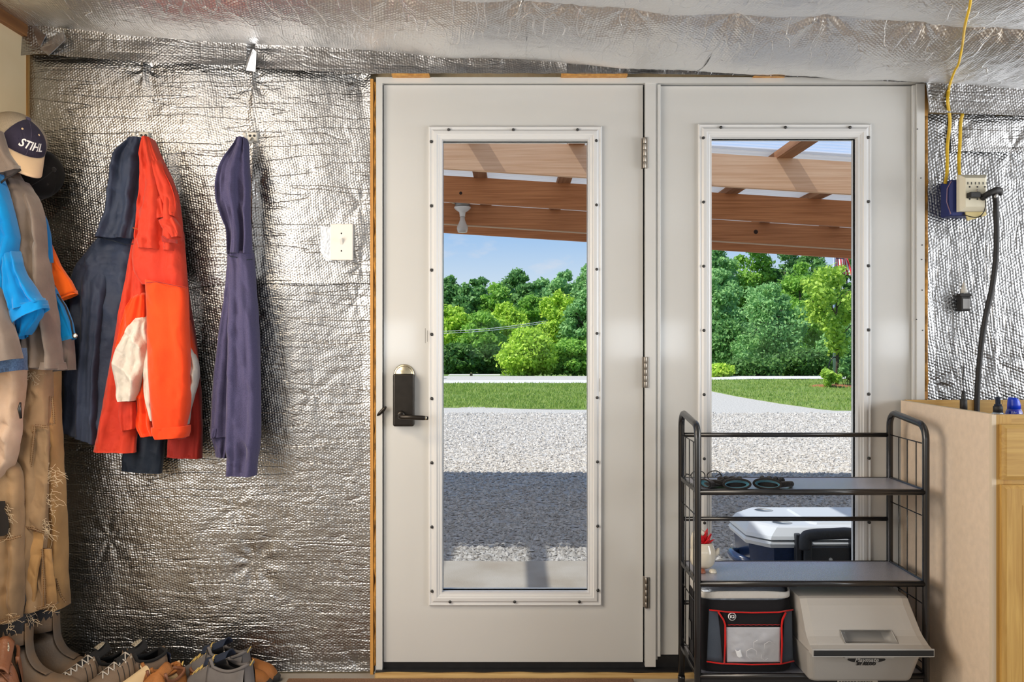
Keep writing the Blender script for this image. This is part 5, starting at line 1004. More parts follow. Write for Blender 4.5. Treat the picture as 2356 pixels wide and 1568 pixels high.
for k in range(48):
    a_ = 2 * PI * k / 48; X = ex * math.cos(a_); Z = ez * math.sin(a_) * (1 + .0 * X)
    if math.sin(a_) > 0 and abs(X) < .0155: Z = max(Z, .004 + math.sqrt(max(0, .0155 ** 2 - X * X)) * 1.05)
    out_.append((X, Z))
tl = Vector((0, -.302, .953)); em.add([c0 + Vector((X, 0, 0)) + tl * Z for X, Z in out_] + [c0 + Vector((X, -.0012, 0)) + tl * Z for X, Z in out_], [tuple(range(47, -1, -1)), tuple(range(48, 96))] + [(i, (i + 1) % 48, 48 + (i + 1) % 48, 48 + i) for i in range(48)])
emb = obj('emblem', em, M_STR, hc)
fnt = lambda o_: (lambda v: c0 + Vector((v[0], -.0016 - v[2], 0)) + tl * (v[1] + o_))
put_text('lettering', 'Playmate', .0200, 0, M_LGREY, emb, shear=.22, bold=.0004, fn=fnt(-.0016)); put_text('lettering', 'BY IGLOO', .0125, 0, M_STR, emb, shear=.2, bold=.0006, fn=fnt(-.0158))
obj('emblem_arc', MB().tube([c0 + Vector((.0115 * math.cos(t), -.0016, 0)) + tl * (.0048 + .0115 * math.sin(t)) for t in (PI * k / 14 for k in range(15))], .0007, 5), M_LGREY, emb); obj('emblem_peak', MB().tube([c0 + Vector((-.007, -.0016, 0)) + tl * .0078, c0 + Vector((0, -.0016, 0)) + tl * .0126, c0 + Vector((.007, -.0016, 0)) + tl * .0078], .0011, 5), M_LGREY, emb)

# ---------------------------------------------------------------- cabinet
M_CHIP = mat('cabinet_side_ply', C(238, 216, 192), rough=.6, var=(40, .10, 6), bump=(260, .0008)); M_OAK = wood('oak', C(204, 164, 92), C(182, 140, 72), scale=(70, 70, 4), rough=.42, nscale=1.2); M_OAKH = wood('oak_across', C(204, 166, 96), C(184, 144, 78), scale=(4, 70, 70), rough=.42, nscale=1.2); M_EDGE = mat('pale_edge', C(222, 204, 178), rough=.6)
KX, KY = 1.356, 2.51 - D0; KXR = 2.33; kt = .958
cb = thing('base_cabinet', 'oak base cabinet without worktop, its pale side panel facing the rack', 'cabinet', (KX, -.02, 0))
obj('side_panel', MB().box(KX, KX + .012, KY + .012, -.022, .0, kt), M_CHIP, cb); obj('panel_edge', MB().box(KX - .0005, KX + .012, KY + .0, KY + .0125, .0, kt), M_EDGE, cb); obj('panel_edge', MB().box(KX - .0006, KX + .0126, KY + .01, -.022, kt, kt + .0015), M_EDGE, cb)
obj('side_panel', MB().box(KXR - .012, KXR, KY + .012, -.022, .0, kt), M_CHIP, cb)
obj('back_rail', MB().box(KX + .012, KXR - .012, -.042, -.024, .80, kt + .004), M_OAKH, cb); obj('back_panel', MB().box(KX + .012, KXR - .012, -.030, -.024, .05, .80), M_CHIP, cb)
obj('stile', MB().box(KX + .012, KX + .055, KY - .0, KY + .02, .10, kt), M_OAK, cb); obj('top_rail', MB().box(KX + .055, KXR, KY, KY + .02, .916, kt), M_OAKH, cb); obj('mid_rail', MB().box(KX + .055, KXR, KY, KY + .02, .74, .80), M_OAKH, cb); obj('toe_board', MB().box(KX + .012, KXR, KY + .07, KY + .085, .0, .10), M_OAKH, cb); obj('bottom_board', MB().box(KX + .012, KXR - .012, KY + .02, -.03, .10, .115), M_CHIP, cb)
obj('inner_shelf', MB().box(KX + .012, KXR - .012, KY + .02, -.043, .79, .805), M_CHIP, cb)
def front(name, x0, x1, z0, z1, m, panel):
    d = obj(name, MB().rings([ [(x0 + i, KY - h, z0 + i), (x1 - i, KY - h, z0 + i), (x1 - i, KY - h, z1 - i), (x0 + i, KY - h, z1 - i)] for i, h in ((0, .001), (0, .012), (.006, .017), (.011, .020), (.012, .020))], smooth=False), m, cb)
    if panel:
        f = MB().rings([ [(x0 + i, KY - h, z0 + i), (x1 - i, KY - h, z0 + i), (x1 - i, KY - h, z1 - i), (x0 + i, KY - h, z1 - i)] for i, h in ((.055, .0195), (.056, .0215), (.062, .0215), (.075, .0205))], smooth=False); obj('raised_panel', f, m, d)
    return d
fx = P(2308, 1000, 2.49).x
front('drawer_front', fx, KXR - .03, P(0, 1104, 2.49).z, P(0, 977, 2.49).z, M_OAKH, False); front('door', fx, KXR - .03, .06, P(0, 1116, 2.49).z, M_OAK, True)
# bottles standing inside
bt = P(2296, 940, 2.68); s_ = thing('spray_bottle', 'clear silver spray bottle with black pump standing inside the cabinet', 'bottle', (bt.x, bt.y, .805)); M_BOT = mat('silver_bottle', C(178, 192, 204), rough=.2, metal=.7); Z = .805
obj('bottle', MB().lathe([(.021, 0), (.0225, .004), (.0225, .128), (.019, .141), (.012, .148), (.0001, .148)], (bt.x, bt.y, Z), 24), M_BOT, s_); obj('collar', MB().lathe([(.0135, 0), (.0138, .018), (.0125, .020)], (bt.x, bt.y, Z + .145), 20), M_CORD, s_); obj('pump', MB().lathe([(.0105, 0), (.0105, .005), (.0072, .006), (.007, .024), (.005, .027), (.0001, .027)], (bt.x, bt.y, Z + .165), 16), M_NVY, s_); obj('clear_cap', MB().lathe([(.0082, 0), (.0082, .022), (.0070, .0255), (.0001, .026)], (bt.x + .004, bt.y, Z + .172), 16), M_GLASS, s_)
ct = P(2333, 940, 2.70); s_ = thing('spray_can', 'bright blue spray can with white print standing inside the cabinet', 'can', (ct.x, ct.y, Z)); M_CAN = mat('blue_can', C(10, 52, 200), rough=.22, coat=.6); M_CANC = mat('blue_cap', C(8, 62, 214), rough=.35)
obj('can_body', MB().lathe([(.023, 0), (.0245, .003), (.0245, .135), (.023, .146), (.0185, .156), (.0001, .156)], (ct.x, ct.y, Z), 28), M_CAN, s_); obj('cap', MB().rings([[(ct.x + math.cos(a_) * rr, ct.y + math.sin(a_) * rr, Z + z - (.012 * max(0, math.cos(a_)) if z > .17 else 0)) for a_ in (2 * PI * k / 24 for k in range(24))] for z, rr in ((.152, .0188), (.168, .0185), (.182, .0172), (.189, .0155), (.190, .012))]), M_CANC, s_)
put_text('lettering', 'Cutter', .017, 0, M_LET, s_, shear=.1, bold=.0004, fn=lambda v: Vector((ct.x + .0252 * math.sin(v[0] / .0252), ct.y - .0252 * math.cos(v[0] / .0252) - v[2], Z + .132 + v[1])))
for a_, z_, L in ((-.55, .148, .006), (-.35, .146, .002), (.35, .149, .005), (.9, .147, .006)): obj('print_mark', MB().tube([(ct.x + .0232 * math.sin(a_), ct.y - .0232 * math.cos(a_), Z + z_ - L), (ct.x + .0222 * math.sin(a_ + .1), ct.y - .0222 * math.cos(a_ + .1), Z + z_)], .0009, 5), M_LET, s_)
# ---------------------------------------------------------------- outdoors: ground
def gz(y):                                   # ground height y metres beyond the doors
    D = y + D0; return -.10 - max(0.0, D - 31) * .026
M_SLAB = mat('porch_concrete', C(190, 180, 166), rough=.85, var=(4, .2, 6), col2=C(170, 156, 138), bump=(120, .0015))
M_GRAV = mat('gravel', C(214, 209, 202), rough=.95, var=(30, .30, 8), col2=C(158, 152, 144), bump=(34, .02)); M_STONE = mat('gravel_stones', C(220, 214, 206), rough=.9, var=(30, .42, 3), col2=C(150, 142, 132))
M_LAWN = mat('lawn', C(112, 142, 60), rough=.95, var=(1.4, .3, 8), col2=C(140, 156, 78), bump=(60, .03)); M_GRASS = leaf_mat('grass_blades', C(132, 166, 72), C(172, 188, 98)); M_ROAD = mat('pale_road', C(216, 212, 206), rough=.95, var=(3, .12)); M_FIELD = mat('rough_grass', C(112, 136, 54), rough=1, var=(.5, .3, 6), col2=C(80, 104, 40))
def edge_y(x): return float(np.interp(x, [-60, -14, -4, -1.4, 1.4, 2.2], [13.9, 13.9, 13.8, 13.75, 13.25, 13.3]))
g = MB(); g.grid(lambda u, v: (-40 + 80 * u, .14 + 28.9 * v, -.10), 20, 12); obj('gravel_ground', g, M_GRAV, kind='structure', label='pale gravel drive')
g = MB(); g.grid(lambda u, v: (-90 + 180 * u, 27 + 110 * v, gz(27 + 110 * v) - .03), 20, 40); obj('field_ground', g, M_FIELD, kind='structure', label='rough grass running down to the trees')
g = MB(); ns_ = 60
g.add([(-4 + 9 * i / ns_, yy, z) for i in range(ns_ + 1) for yy, z in ((.14, -.05), (1.84 - .012 * (9 * i / ns_) + .02 * mn.noise(Vector((i * .4, 0, 0))), -.05), (1.86 - .012 * (9 * i / ns_), -.12))], [(3 * i + k, 3 * i + 3 + k, 3 * i + 4 + k, 3 * i + 1 + k) for i in range(ns_) for k in range(2)])
obj('porch_slab', g, M_SLAB, kind='structure', label='concrete slab outside the doors')
def lawn(name, label, x0, x1, fy, y1, lift=.02):
    m_ = MB(); m_.grid(lambda u, v: (x0 + (x1 - x0) * u, fy(x0 + (x1 - x0) * u) * (1 - v) + y1 * v + (.10 * mn.noise(Vector(((x0 + (x1 - x0) * u) * 2.3, 0, 1))) if v == 0 else 0), -.10 + lift * min(1, v * 12) + .02 * mn.noise(Vector((u * 30, v * 8, 2)))), 150, 24); return obj(name, m_, M_LAWN, kind='structure', label=label)
lawn('lawn', 'mown lawn beyond the gravel on the left', -30, 2.2, edge_y, 23.2)
def edge2(x): return float(np.interp(x, [5.0, 5.12, 5.4, 5.75, 6.3, 9, 20], [19.8, 17.2, 14.9, 13.1, 12.95, 12.9, 12.9]))
lawn('lawn', 'mown lawn round the young tree', 4.7, 26, edge2, 25.9)
rd = MB(); rd.grid(lambda u, v: (-40 + 80 * u, np.interp(-40 + 80 * u, [-40, -2.4, 3, 8, 40], [22.4, 22.9, 23.2, 26.0, 27]) + 1.9 * v, -.072), 60, 2); obj('road', rd, M_ROAD, kind='structure', label='pale gravel lane behind the lawn')
# grass blades and gravel stones, far too many to count
rng = np.random.default_rng(4)
def blades(x0, x1, fy, y1, n, h, name):
    x = rng.uniform(x0, x1, n); lo = np.array([fy(a) for a in x]); y = lo + .03 + (y1 - lo) * rng.uniform(0, 1, n) ** 1.2; a = rng.uniform(0, PI, n); hh = h * rng.uniform(.6, 1.3, n); w_ = .012
    b = np.stack([x, y, np.full(n, -.088)], 1); d = np.stack([np.cos(a), np.sin(a), np.zeros(n)], 1) * w_; t = b + np.stack([rng.normal(0, .02, n), rng.normal(0, .02, n), hh], 1)
    V = np.empty((n * 3, 3)); V[0::3] = b - d; V[1::3] = b + d; V[2::3] = t; o = npobj(name, V, np.arange(n * 3).reshape(-1, 3), M_GRASS, kind='stuff'); return o
tag(blades(-3.5, 2.2, edge_y, 23.0, 16000, .06, 'grass'), 'short grass on the lawn seen through the left door', 'grass'); tag(blades(5.0, 12, edge2, 25.6, 16000, .055, 'grass'), 'short grass on the lawn round the young tree', 'grass')
n = 66000; yy = 1.86 + 10.6 * rng.uniform(0, 1, n) ** 1.35; xx = rng.uniform(-1.7, 4.2, n) * (1 + yy * .06); s = rng.uniform(.008, .020, n) * (1 + .05 * yy); base = np.array([[1, 0, 0], [0, 1, 0], [-1, 0, 0], [0, -1, 0], [0, 0, .8], [0, 0, -.8]], float); V = np.empty((n, 6, 3))
rot = rng.uniform(0, 2 * PI, n)
for k in range(6):
    v = base[k][None, :] * (1 + rng.normal(0, .22, (n, 3))) + rng.normal(0, .16, (n, 3)); V[:, k, 0] = xx + s * (v[:, 0] * np.cos(rot) - v[:, 1] * np.sin(rot)); V[:, k, 1] = yy + s * (v[:, 0] * np.sin(rot) + v[:, 1] * np.cos(rot)); V[:, k, 2] = -.097 + s * v[:, 2] * .8
T = np.array([[0, 1, 4], [1, 2, 4], [2, 3, 4], [3, 0, 4], [1, 0, 5], [2, 1, 5], [3, 2, 5], [0, 3, 5]]); Q = (np.arange(n)[:, None, None] * 6 + T[None]).reshape(-1, 3)
tag(npobj('gravel', V.reshape(-1, 3), Q, M_STONE, kind='stuff'), 'loose pale gravel stones before the slab', 'gravel')

# ---------------------------------------------------------------- porch roof
W_LIT = wood('beam_wood_lit', C(246, 202, 162), C(228, 176, 134), scale=(1.6, 60, 60), nscale=1.3, rough=.75); W_BRN = wood('beam_wood', C(204, 138, 90), C(172, 110, 68), scale=(1.6, 60, 60), nscale=1.3, rough=.8)  # first beam's sunlight is put into a paler copy of the beam wood
W_PUR = wood('purlin_wood', C(172, 122, 84), C(140, 92, 58), scale=(26, 1.4, 26), nscale=1.3, rough=.8)
pr = thing('porch_roof', 'timber porch roof of long beams, cross purlins and corrugated sheets', 'porch roof', (0, 2.5, 2.1))
PS = .965
def zb_(x): return CZ + PS * (1.004 - .063 * (x / PS + .424))
BH, PXL, PXR = .186 * PS, -4.0, 5.2
def beam(y, m, h=BH, dz=0.0, th=.038):
    x0, x1 = PXL, PXR; vs = [(x, y + a, zb_(x) + dz + b) for x in (x0, x1) for a in (0, th) for b in (0, h)]
    return obj('beam', MB().add(vs, [(0, 1, 3, 2), (4, 6, 7, 5), (0, 4, 5, 1), (2, 3, 7, 6), (0, 2, 6, 4), (1, 5, 7, 3)]), m, pr)
BY = [5.16 * PS - D0, 6.41 * PS - D0, 7.70 * PS - D0, 8.24 * PS - D0]
beam(.16, W_BRN); beam(BY[0], W_LIT); beam(BY[1], W_BRN); beam(BY[2], W_BRN); beam(BY[3], W_BRN, h=.19, dz=-.012)
obj('edge_strip', MB().add([(x, BY[2] + a, zb_(x) + b) for x in (PXL, PXR) for a in (-.004, .042) for b in (-.004, .003)], [(0, 1, 3, 2), (4, 6, 7, 5), (0, 4, 5, 1), (2, 3, 7, 6), (0, 2, 6, 4), (1, 5, 7, 3)]), mat('pale_strip', C(200, 170, 140), rough=.8), pr)
for k in range(-5, 8):
    x = PS * (.375 + .604 * k); z = zb_(x) + BH
    obj('purlin', MB().box(x - .045, x + .045, .14, BY[3] + .04, z - .002, z + .040), W_PUR, pr)
def knot(px, py, D, r_): p = P(px, py, D); obj('knot', MB().lathe([(.0001, -.0016), (r_ * .7, -.0014), (r_, .0005)], p, 14, ax=(0, -1, 0), sx=1.3, sy=.8) if False else MB().lathe([(.0001, -.0012), (r_ * .8, -.001), (r_, .0006)], p, 14, ax=(0, 1, 0), sx=1.0, sy=1.0), mat('dark_knot', C(52, 32, 24), rough=.9), pr)
knot(1739, 533, 7.70 * PS, .020); knot(1060, 444, 6.41 * PS, .012)
M_CLEAR = bpy.data.materials.new('clear_roofing'); M_CLEAR.use_nodes = True; nt = M_CLEAR.node_tree; nt.nodes.remove(nt.nodes['Principled BSDF'])
t_ = node(nt, 'ShaderNodeBsdfTransparent'); t_.inputs[0].default_value = (.86, .90, .95, 1); g_ = node(nt, 'ShaderNodeBsdfGlossy'); g_.inputs[1].default_value = .15; tl_ = node(nt, 'ShaderNodeBsdfTranslucent'); tl_.inputs[0].default_value = (.8, .86, .95, 1)
m1 = node(nt, 'ShaderNodeMixShader'); m1.inputs[0].default_value = .36; m2 = node(nt, 'ShaderNodeMixShader'); m2.inputs[0].default_value = .06; nt.links.new(t_.outputs[0], m1.inputs[1]); nt.links.new(tl_.outputs[0], m1.inputs[2]); nt.links.new(m1.outputs[0], m2.inputs[1]); nt.links.new(g_.outputs[0], m2.inputs[2]); nt.links.new(m2.outputs[0], nt.nodes['Material Output'].inputs[0])
M_WROOF = bpy.data.materials.new('white_roofing'); M_WROOF.use_nodes = True; nt = M_WROOF.node_tree; b = nt.nodes['Principled BSDF']; b.inputs['Base Color'].default_value = C(236, 238, 240); b.inputs['Roughness'].default_value = .5
tl_ = node(nt, 'ShaderNodeBsdfTranslucent'); tl_.inputs[0].default_value = C(240, 242, 244); m1 = node(nt, 'ShaderNodeMixShader'); m1.inputs[0].default_value = .20; nt.links.new(b.outputs[0], m1.inputs[1]); nt.links.new(tl_.outputs[0], m1.inputs[2]); nt.links.new(m1.outputs[0], nt.nodes['Material Output'].inputs[0])
def sheet(y0, y1, m, dz=0.0):
    nv = int((y1 - y0) / .067 * 8); MBs = MB(); MBs.grid(lambda u, v: (PXL + (PXR - PXL) * u, y0 + (y1 - y0) * v, zb_(PXL + (PXR - PXL) * u) + BH + .050 + dz + (.009 if m is M_CLEAR else .003) * math.sin(2 * PI * (y0 + (y1 - y0) * v) / .067)), 2, nv); obj('roof_sheet', MBs, m, pr)
ysh = [.10, .70, 1.30, BY[0] + .04] + [BY[0] + .04 + (BY[3] + .005 - BY[0]) * q / 5 for q in range(1, 6)]
for i in range(len(ysh) - 1): sheet(ysh[i], ysh[i + 1] + .03, M_CLEAR if i < 3 else M_WROOF, .001 * i)
for x in (-3.6, 4.9): obj('post', MB().box(x - .07, x + .07, BY[3] - .14, BY[3], -.12, zb_(x) + .02), W_BRN, pr)
# porch lamp
lpc = P(1064, 463, 7.62 * PS); M_PORC = mat('porcelain', C(232, 228, 222), rough=.3); M_GALV = mat('galvanised_box', C(140, 138, 134), rough=.45, metal=.6)
lp = thing('porch_lamp', 'bare bulb in a white lampholder hanging under the porch beams', 'lamp', lpc)
sc7 = 7.62 * PS / F
obj('ceiling_box', MB().lathe([(.0001, .0), (17 * sc7, .0), (17 * sc7, -13 * sc7), (.0001, -13 * sc7)], lpc, 20), M_GALV, lp)
zz = lpc.z - 13 * sc7; obj('lamp_holder', MB().lathe([(19 * sc7, 0), (19 * sc7, -3 * sc7), (14 * sc7, -8 * sc7), (7.5 * sc7, -12 * sc7), (6.2 * sc7, -20 * sc7), (6.5 * sc7, -22 * sc7), (.0001, -22 * sc7)], (lpc.x, lpc.y, zz), 24), M_PORC, lp)
zz -= 22 * sc7; obj('bulb', MB().lathe([(5.5 * sc7, 0), (6 * sc7, -8 * sc7), (9 * sc7, -16 * sc7), (12.5 * sc7, -23 * sc7), (12.8 * sc7, -28 * sc7), (10.5 * sc7, -36 * sc7), (8 * sc7, -37 * sc7), (.0001, -37.5 * sc7)], (lpc.x, lpc.y, zz), 24), mat('frosted_bulb', C(206, 198, 190), rough=.25, coat=.4), lp)
obj('supply_wire', MB().tube([lpc + Vector((-17 * sc7, 0, -5 * sc7)), lpc + Vector((-.15, .02, .012)), lpc + Vector((-.4, .03, .02)), lpc + Vector((-.9, .03, .05))], .006, 6), mat('cream_wire', C(220, 200, 170), rough=.6), lp)
obj('mount_plate', MB().box(lpc.x - .07, lpc.x + .07, lpc.y - .06, BY[2] + .01, lpc.z - .0, zb_(lpc.x) + BH + .0), W_BRN, lp)

# ---------------------------------------------------------------- big cooler on the slab
oc = thing('wheeled_cooler', 'navy cooler with white lid and black tow handle outside the right door', 'cooler', (1.42, .86, -.05)); M_CN = mat('cooler_navy', C(38, 56, 92), rough=.25, var=(60, .2), coat=.3); M_CW = mat('cooler_white', C(226, 228, 232), rough=.35); M_CG = mat('cooler_dark_grey', C(58, 60, 66), rough=.5, var=(200, .3))
A = P(1742, 1255, 3.74); ox0, ox1 = 1.005, 1.80; oy0, oy1 = 3.72 - D0, 4.20 - D0; oz = -.05
def oct_(x0, x1, y0, y1, z, ch): return [(x0 + ch * .8, y0, z), (x1 - ch * .8, y0, z), (x1, y0 + ch, z), (x1, y1 - ch, z), (x1 - ch * .8, y1, z), (x0 + ch * .8, y1, z), (x0, y1 - ch, z), (x0, y0 + ch, z)]
ZT = P(0, 1255, 3.74).z
obj('body', MB().rings([oct_(ox0 + .05, ox1 - .05, oy0 + .04, oy1 - .03, oz + .012, .08), oct_(ox0 + .015, ox1 - .015, oy0 + .012, oy1 - .012, ZT, .10)], smooth=False), M_CN, oc)
obj('collar', MB().rings([oct_(ox0 + .0, ox1, oy0, oy1, ZT - .004, .10), oct_(ox0 - .006, ox1 + .006, oy0 - .006, oy1 + .006, ZT + .012, .10), oct_(ox0, ox1, oy0, oy1, ZT + .022, .10)], smooth=False), M_CW, oc)
lidt = ZT + .082
lo_ = obj('lid', MB().rings([oct_(ox0 + .004, ox1 - .004, oy0 + .004, oy1 - .004, ZT + .026, .10), oct_(ox0 - .002, ox1 + .002, oy0 - .004, oy1 + .004, ZT + .030, .10), oct_(ox0 + .002, ox1 - .002, oy0, oy1, ZT + .044, .10), oct_(ox0 + .022, ox1 - .022, oy0 + .022, oy1 - .02, lidt - .006, .11), oct_(ox0 + .034, ox1 - .034, oy0 + .034, oy1 - .03, lidt, .11)], smooth=False), M_CW, oc)
for x, y in ((ox0 + .155, oy0 + .10), (ox1 - .155, oy0 + .10), (ox1 - .155, oy1 - .10), (ox0 + .155, oy1 - .10)):
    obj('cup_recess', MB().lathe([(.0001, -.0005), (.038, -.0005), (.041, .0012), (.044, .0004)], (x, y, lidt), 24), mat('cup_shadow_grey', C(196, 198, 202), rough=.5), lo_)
obj('lid_step', MB().rings([oct_(ox0 + .26, ox1 - .12, oy0 + .05, oy1 - .06, lidt - .004, .03), oct_(ox0 + .27, ox1 - .13, oy0 + .06, oy1 - .07, lidt + .008, .03)], smooth=False), M_CW, lo_)
hxa, hxb = P(1846, 1240, 3.70).x, P(1972, 1240, 3.70).x; zc_ = P(0, 1227, 3.70).z
obj('tow_handle', MB().tube(smooth_pts([(hxa + .004, oy0 - .035, zc_ - .06), (hxa + .006, oy0 - .038, zc_ - .012), (hxa + .04, oy0 - .040, zc_ + .000), ((hxa + hxb) / 2, oy0 - .040, zc_ + .004), (hxb - .04, oy0 - .040, zc_ + .006), (hxb - .008, oy0 - .038, zc_ - .012), (hxb - .004, oy0 - .035, zc_ - .06)], 4), .024, 12), M_CG, oc)
for xa in (hxa, hxb - .03): obj('handle_arm', MB().box(xa, xa + .032, oy0 - .05, oy0 + .004, oz + .07, zc_ - .01, bev=.006), M_CG, oc)
obj('handle_plate', MB().box(hxa + .03, hxb - .03, oy0 - .03, oy0 + .01, oz + .10, ZT + .005, bev=.006), M_CG, oc); obj('latch', MB().box(hxa - .028, hxa - .004, oy0 - .03, oy0 + .006, ZT - .055, ZT + .058, bev=.004), M_CG, oc)
obj('rivet', MB().lathe([(.0001, -.004), (.007, -.003), (.008, .001)], ((hxa + hxb) / 2, oy0 - .031, ZT - .045), 12, ax=(0, 1, 0)), M_CW, oc)
obj('side_grip', MB().rings(sweep(smooth_pts([(ox0 + .03, oy0 + .12, ZT - .10), (ox0 - .02, oy0 + .16, ZT - .085), (ox0 - .025, oy0 + .26, ZT - .085), (ox0 + .02, oy0 + .32, ZT - .10)], 4), [(.016, .022)] * 13, n=12)), M_CN, oc)
for x in (ox0 + .12, ox1 - .12): obj('wheel', MB().lathe([(.0001, -.02), (.06, -.02), (.066, -.012), (.066, .012), (.06, .02), (.0001, .02)], (x, oy1 - .05, oz + .066), 24, ax=(1, 0, 0)), M_CORD, oc)
for x in (ox0 + .10, ox1 - .10): obj('foot', MB().box(x - .04, x + .04, oy0 + .05, oy0 + .11, oz, oz + .02), M_CORD, oc)

# ---------------------------------------------------------------- trees
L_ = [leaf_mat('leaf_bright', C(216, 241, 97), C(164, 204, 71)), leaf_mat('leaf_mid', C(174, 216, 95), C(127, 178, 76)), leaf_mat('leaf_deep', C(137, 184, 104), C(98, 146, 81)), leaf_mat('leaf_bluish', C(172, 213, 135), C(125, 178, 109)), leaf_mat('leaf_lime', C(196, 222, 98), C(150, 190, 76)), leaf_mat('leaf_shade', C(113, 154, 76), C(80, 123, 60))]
M_BARK = mat('bark', C(96, 84, 70), rough=.9, var=(6, .4)); M_BARKL = mat('pale_bark', C(176, 166, 150), rough=.9)
def foliage(blobs, per, size, seed, asp=1.5, upb=.25):
    rg = np.random.default_rng(seed); P0 = []; Nn = []
    for (c, r_) in blobs:
        n = per; d = rg.normal(0, 1, (n, 3)); d[:, 2] += upb; d /= np.linalg.norm(d, axis=1)[:, None]; d *= .75 + .5 * rg.uniform(0, 1, (n, 1)) ** 2.2; rad = np.array(r_) if hasattr(r_, '__len__') else np.array([r_] * 3)
        P0.append(np.array(c) + d * rad * (.35 + .70 * rg.uniform(0, 1, (n, 1)) ** .5)); Nn.append(d + rg.normal(0, .75, (n, 3)))
    P0 = np.concatenate(P0); N_ = np.concatenate(Nn); N_ /= np.linalg.norm(N_, axis=1)[:, None]; m = len(P0)
    h = rg.normal(0, 1, (m, 3)); t = np.cross(N_, h); t /= np.linalg.norm(t, axis=1)[:, None]; b_ = np.cross(N_, t); s = size * rg.uniform(.6, 1.35, (m, 1)); V = np.empty((m, 4, 3))
    V[:, 0] = P0 - t * s * asp * .5; V[:, 1] = P0 + b_ * s * .42; V[:, 2] = P0 + t * s * asp * .5; V[:, 3] = P0 - b_ * s * .42
    return V.reshape(-1, 3), np.arange(m * 4).reshape(-1, 4)
def tree(name, label, px, ptop, wpx, D, col, seed, nb=26, per=230, size=.2, pbase=None, group=None, trunk_m=None, low=.0, dens=1.0, cat='tree'):
    rg = random.Random(seed); k = D / F; x = (px - 1178) * k; y = D - D0; top = CZ - (ptop - 784) * k; g0 = gz(y); g0 = min(g0, g0 if pbase is None else CZ - (pbase - 784) * k); H = top - g0; rx = wpx * k * .5; r = thing(name, label, cat, (x, y, g0), group=group)
    rx *= 1.25; nb = int(nb * 3.2); per = int(per * .86); size *= .70; c0 = g0 + H * (low + (1 - low) * .5); hz_ = H * (1 - low) * .5; bl = []
    for i in range(nb):
        while True:
            u = Vector((rg.uniform(-1, 1), rg.uniform(-1, 1), rg.uniform(-1, 1)))
            if .3 < u.length < 1 and (u.z < .55 or rg.random() < .8): break
        br_ = rx * rg.choice((.16, .2, .24, .28, .36)) * (1.12 - .25 * u.z); prof = (1 - .35 * max(0, u.z)) * (1 if u.z > -.5 else 1.1)
        bl.append(((x + u.x * (rx - br_ * .7) * prof, y + u.y * rx * .8, max(g0 + br_ * .6, min(c0 + u.z * hz_, top - br_ * .8))), (br_, br_, br_ * .78)))
    bl.append(((x, y, top - rx * .22), (rx * .24, rx * .24, rx * .22)))
    V, Q = foliage(bl, int(per * dens), size, seed); npobj('foliage', V, Q, L_[col], r, kind='stuff')
    tb = MB(); tb.tube([(x, y, g0 - .2), (x + .1, y, g0 + H * .35), (x - .05, y, g0 + H * .75)], [max(.08, H * .022), H * .016 + .03, .04], 8); tk = obj('trunk', tb, trunk_m or M_BARK, r)
    for q in range(4):
        a_ = rg.uniform(0, 2 * PI); z_ = g0 + H * rg.uniform(.3, .55); tb = MB(); tb.tube([(x, y, z_), (x + math.cos(a_) * rx * .3, y + math.sin(a_) * rx * .3, z_ + H * .08), (x + math.cos(a_) * rx * .45, y + math.sin(a_) * rx * .4, z_ + H * .16)], [.09, .06, .02], 6); obj('branch', tb, trunk_m or M_BARK, tk)
    return r
gB, gF = 'tall trees of the far tree line', 'nearer trees and bushes along the lane'
ordn = ['first', 'second', 'third', 'fourth', 'fifth', 'sixth', 'lower first', 'lower second', 'lower third', 'lower fourth']
back = [(1038, 634, 74, 66, 2), (1108, 636, 100, 62, 2), (1188, 618, 96, 66, 2), (1252, 640, 80, 62, 3), (1306, 622, 78, 66, 3), (1356, 606, 92, 62, 3), (1072, 652, 90, 58, 2), (1146, 650, 100, 58, 1), (1218, 652, 100, 58, 2), (1280, 640, 90, 58, 3)]
for i, (px, pt, wp, D, c) in enumerate(back): tree('deciduous_tree', 'tall dark tree against the sky through the left door, %s from the left' % ordn[i], px, pt, wp, D, c, 100 + i, nb=24, per=210, size=.26, group=gB, low=.12, trunk_m=M_BARKL if i in (4,) else None)
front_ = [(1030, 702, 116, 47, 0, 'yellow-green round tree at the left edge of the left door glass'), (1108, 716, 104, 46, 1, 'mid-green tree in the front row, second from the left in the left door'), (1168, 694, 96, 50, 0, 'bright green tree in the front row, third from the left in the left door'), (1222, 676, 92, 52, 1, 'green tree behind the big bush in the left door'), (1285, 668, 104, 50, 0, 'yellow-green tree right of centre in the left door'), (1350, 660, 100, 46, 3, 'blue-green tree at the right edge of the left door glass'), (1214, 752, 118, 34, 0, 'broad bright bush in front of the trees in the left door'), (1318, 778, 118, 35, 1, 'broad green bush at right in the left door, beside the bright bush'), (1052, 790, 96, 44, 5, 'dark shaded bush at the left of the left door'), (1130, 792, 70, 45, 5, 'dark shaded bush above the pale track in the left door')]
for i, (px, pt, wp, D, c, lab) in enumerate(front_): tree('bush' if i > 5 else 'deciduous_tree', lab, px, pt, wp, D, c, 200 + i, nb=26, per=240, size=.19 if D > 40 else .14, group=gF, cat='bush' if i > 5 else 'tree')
back2 = [(1646, 556, 110, 60, 3), (1728, 540, 120, 62, 1), (1806, 548, 110, 62, 2), (1876, 556, 100, 60, 2), (1950, 574, 84, 62, 2), (2020, 560, 90, 60, 2)]
for i, (px, pt, wp, D, c) in enumerate(back2): tree('deciduous_tree', 'tall tree reaching the porch beam through the right door, %s from the left' % ordn[i], px, pt, wp, D, c, 300 + i, nb=24, per=220, size=.25, group=gB, low=.05)
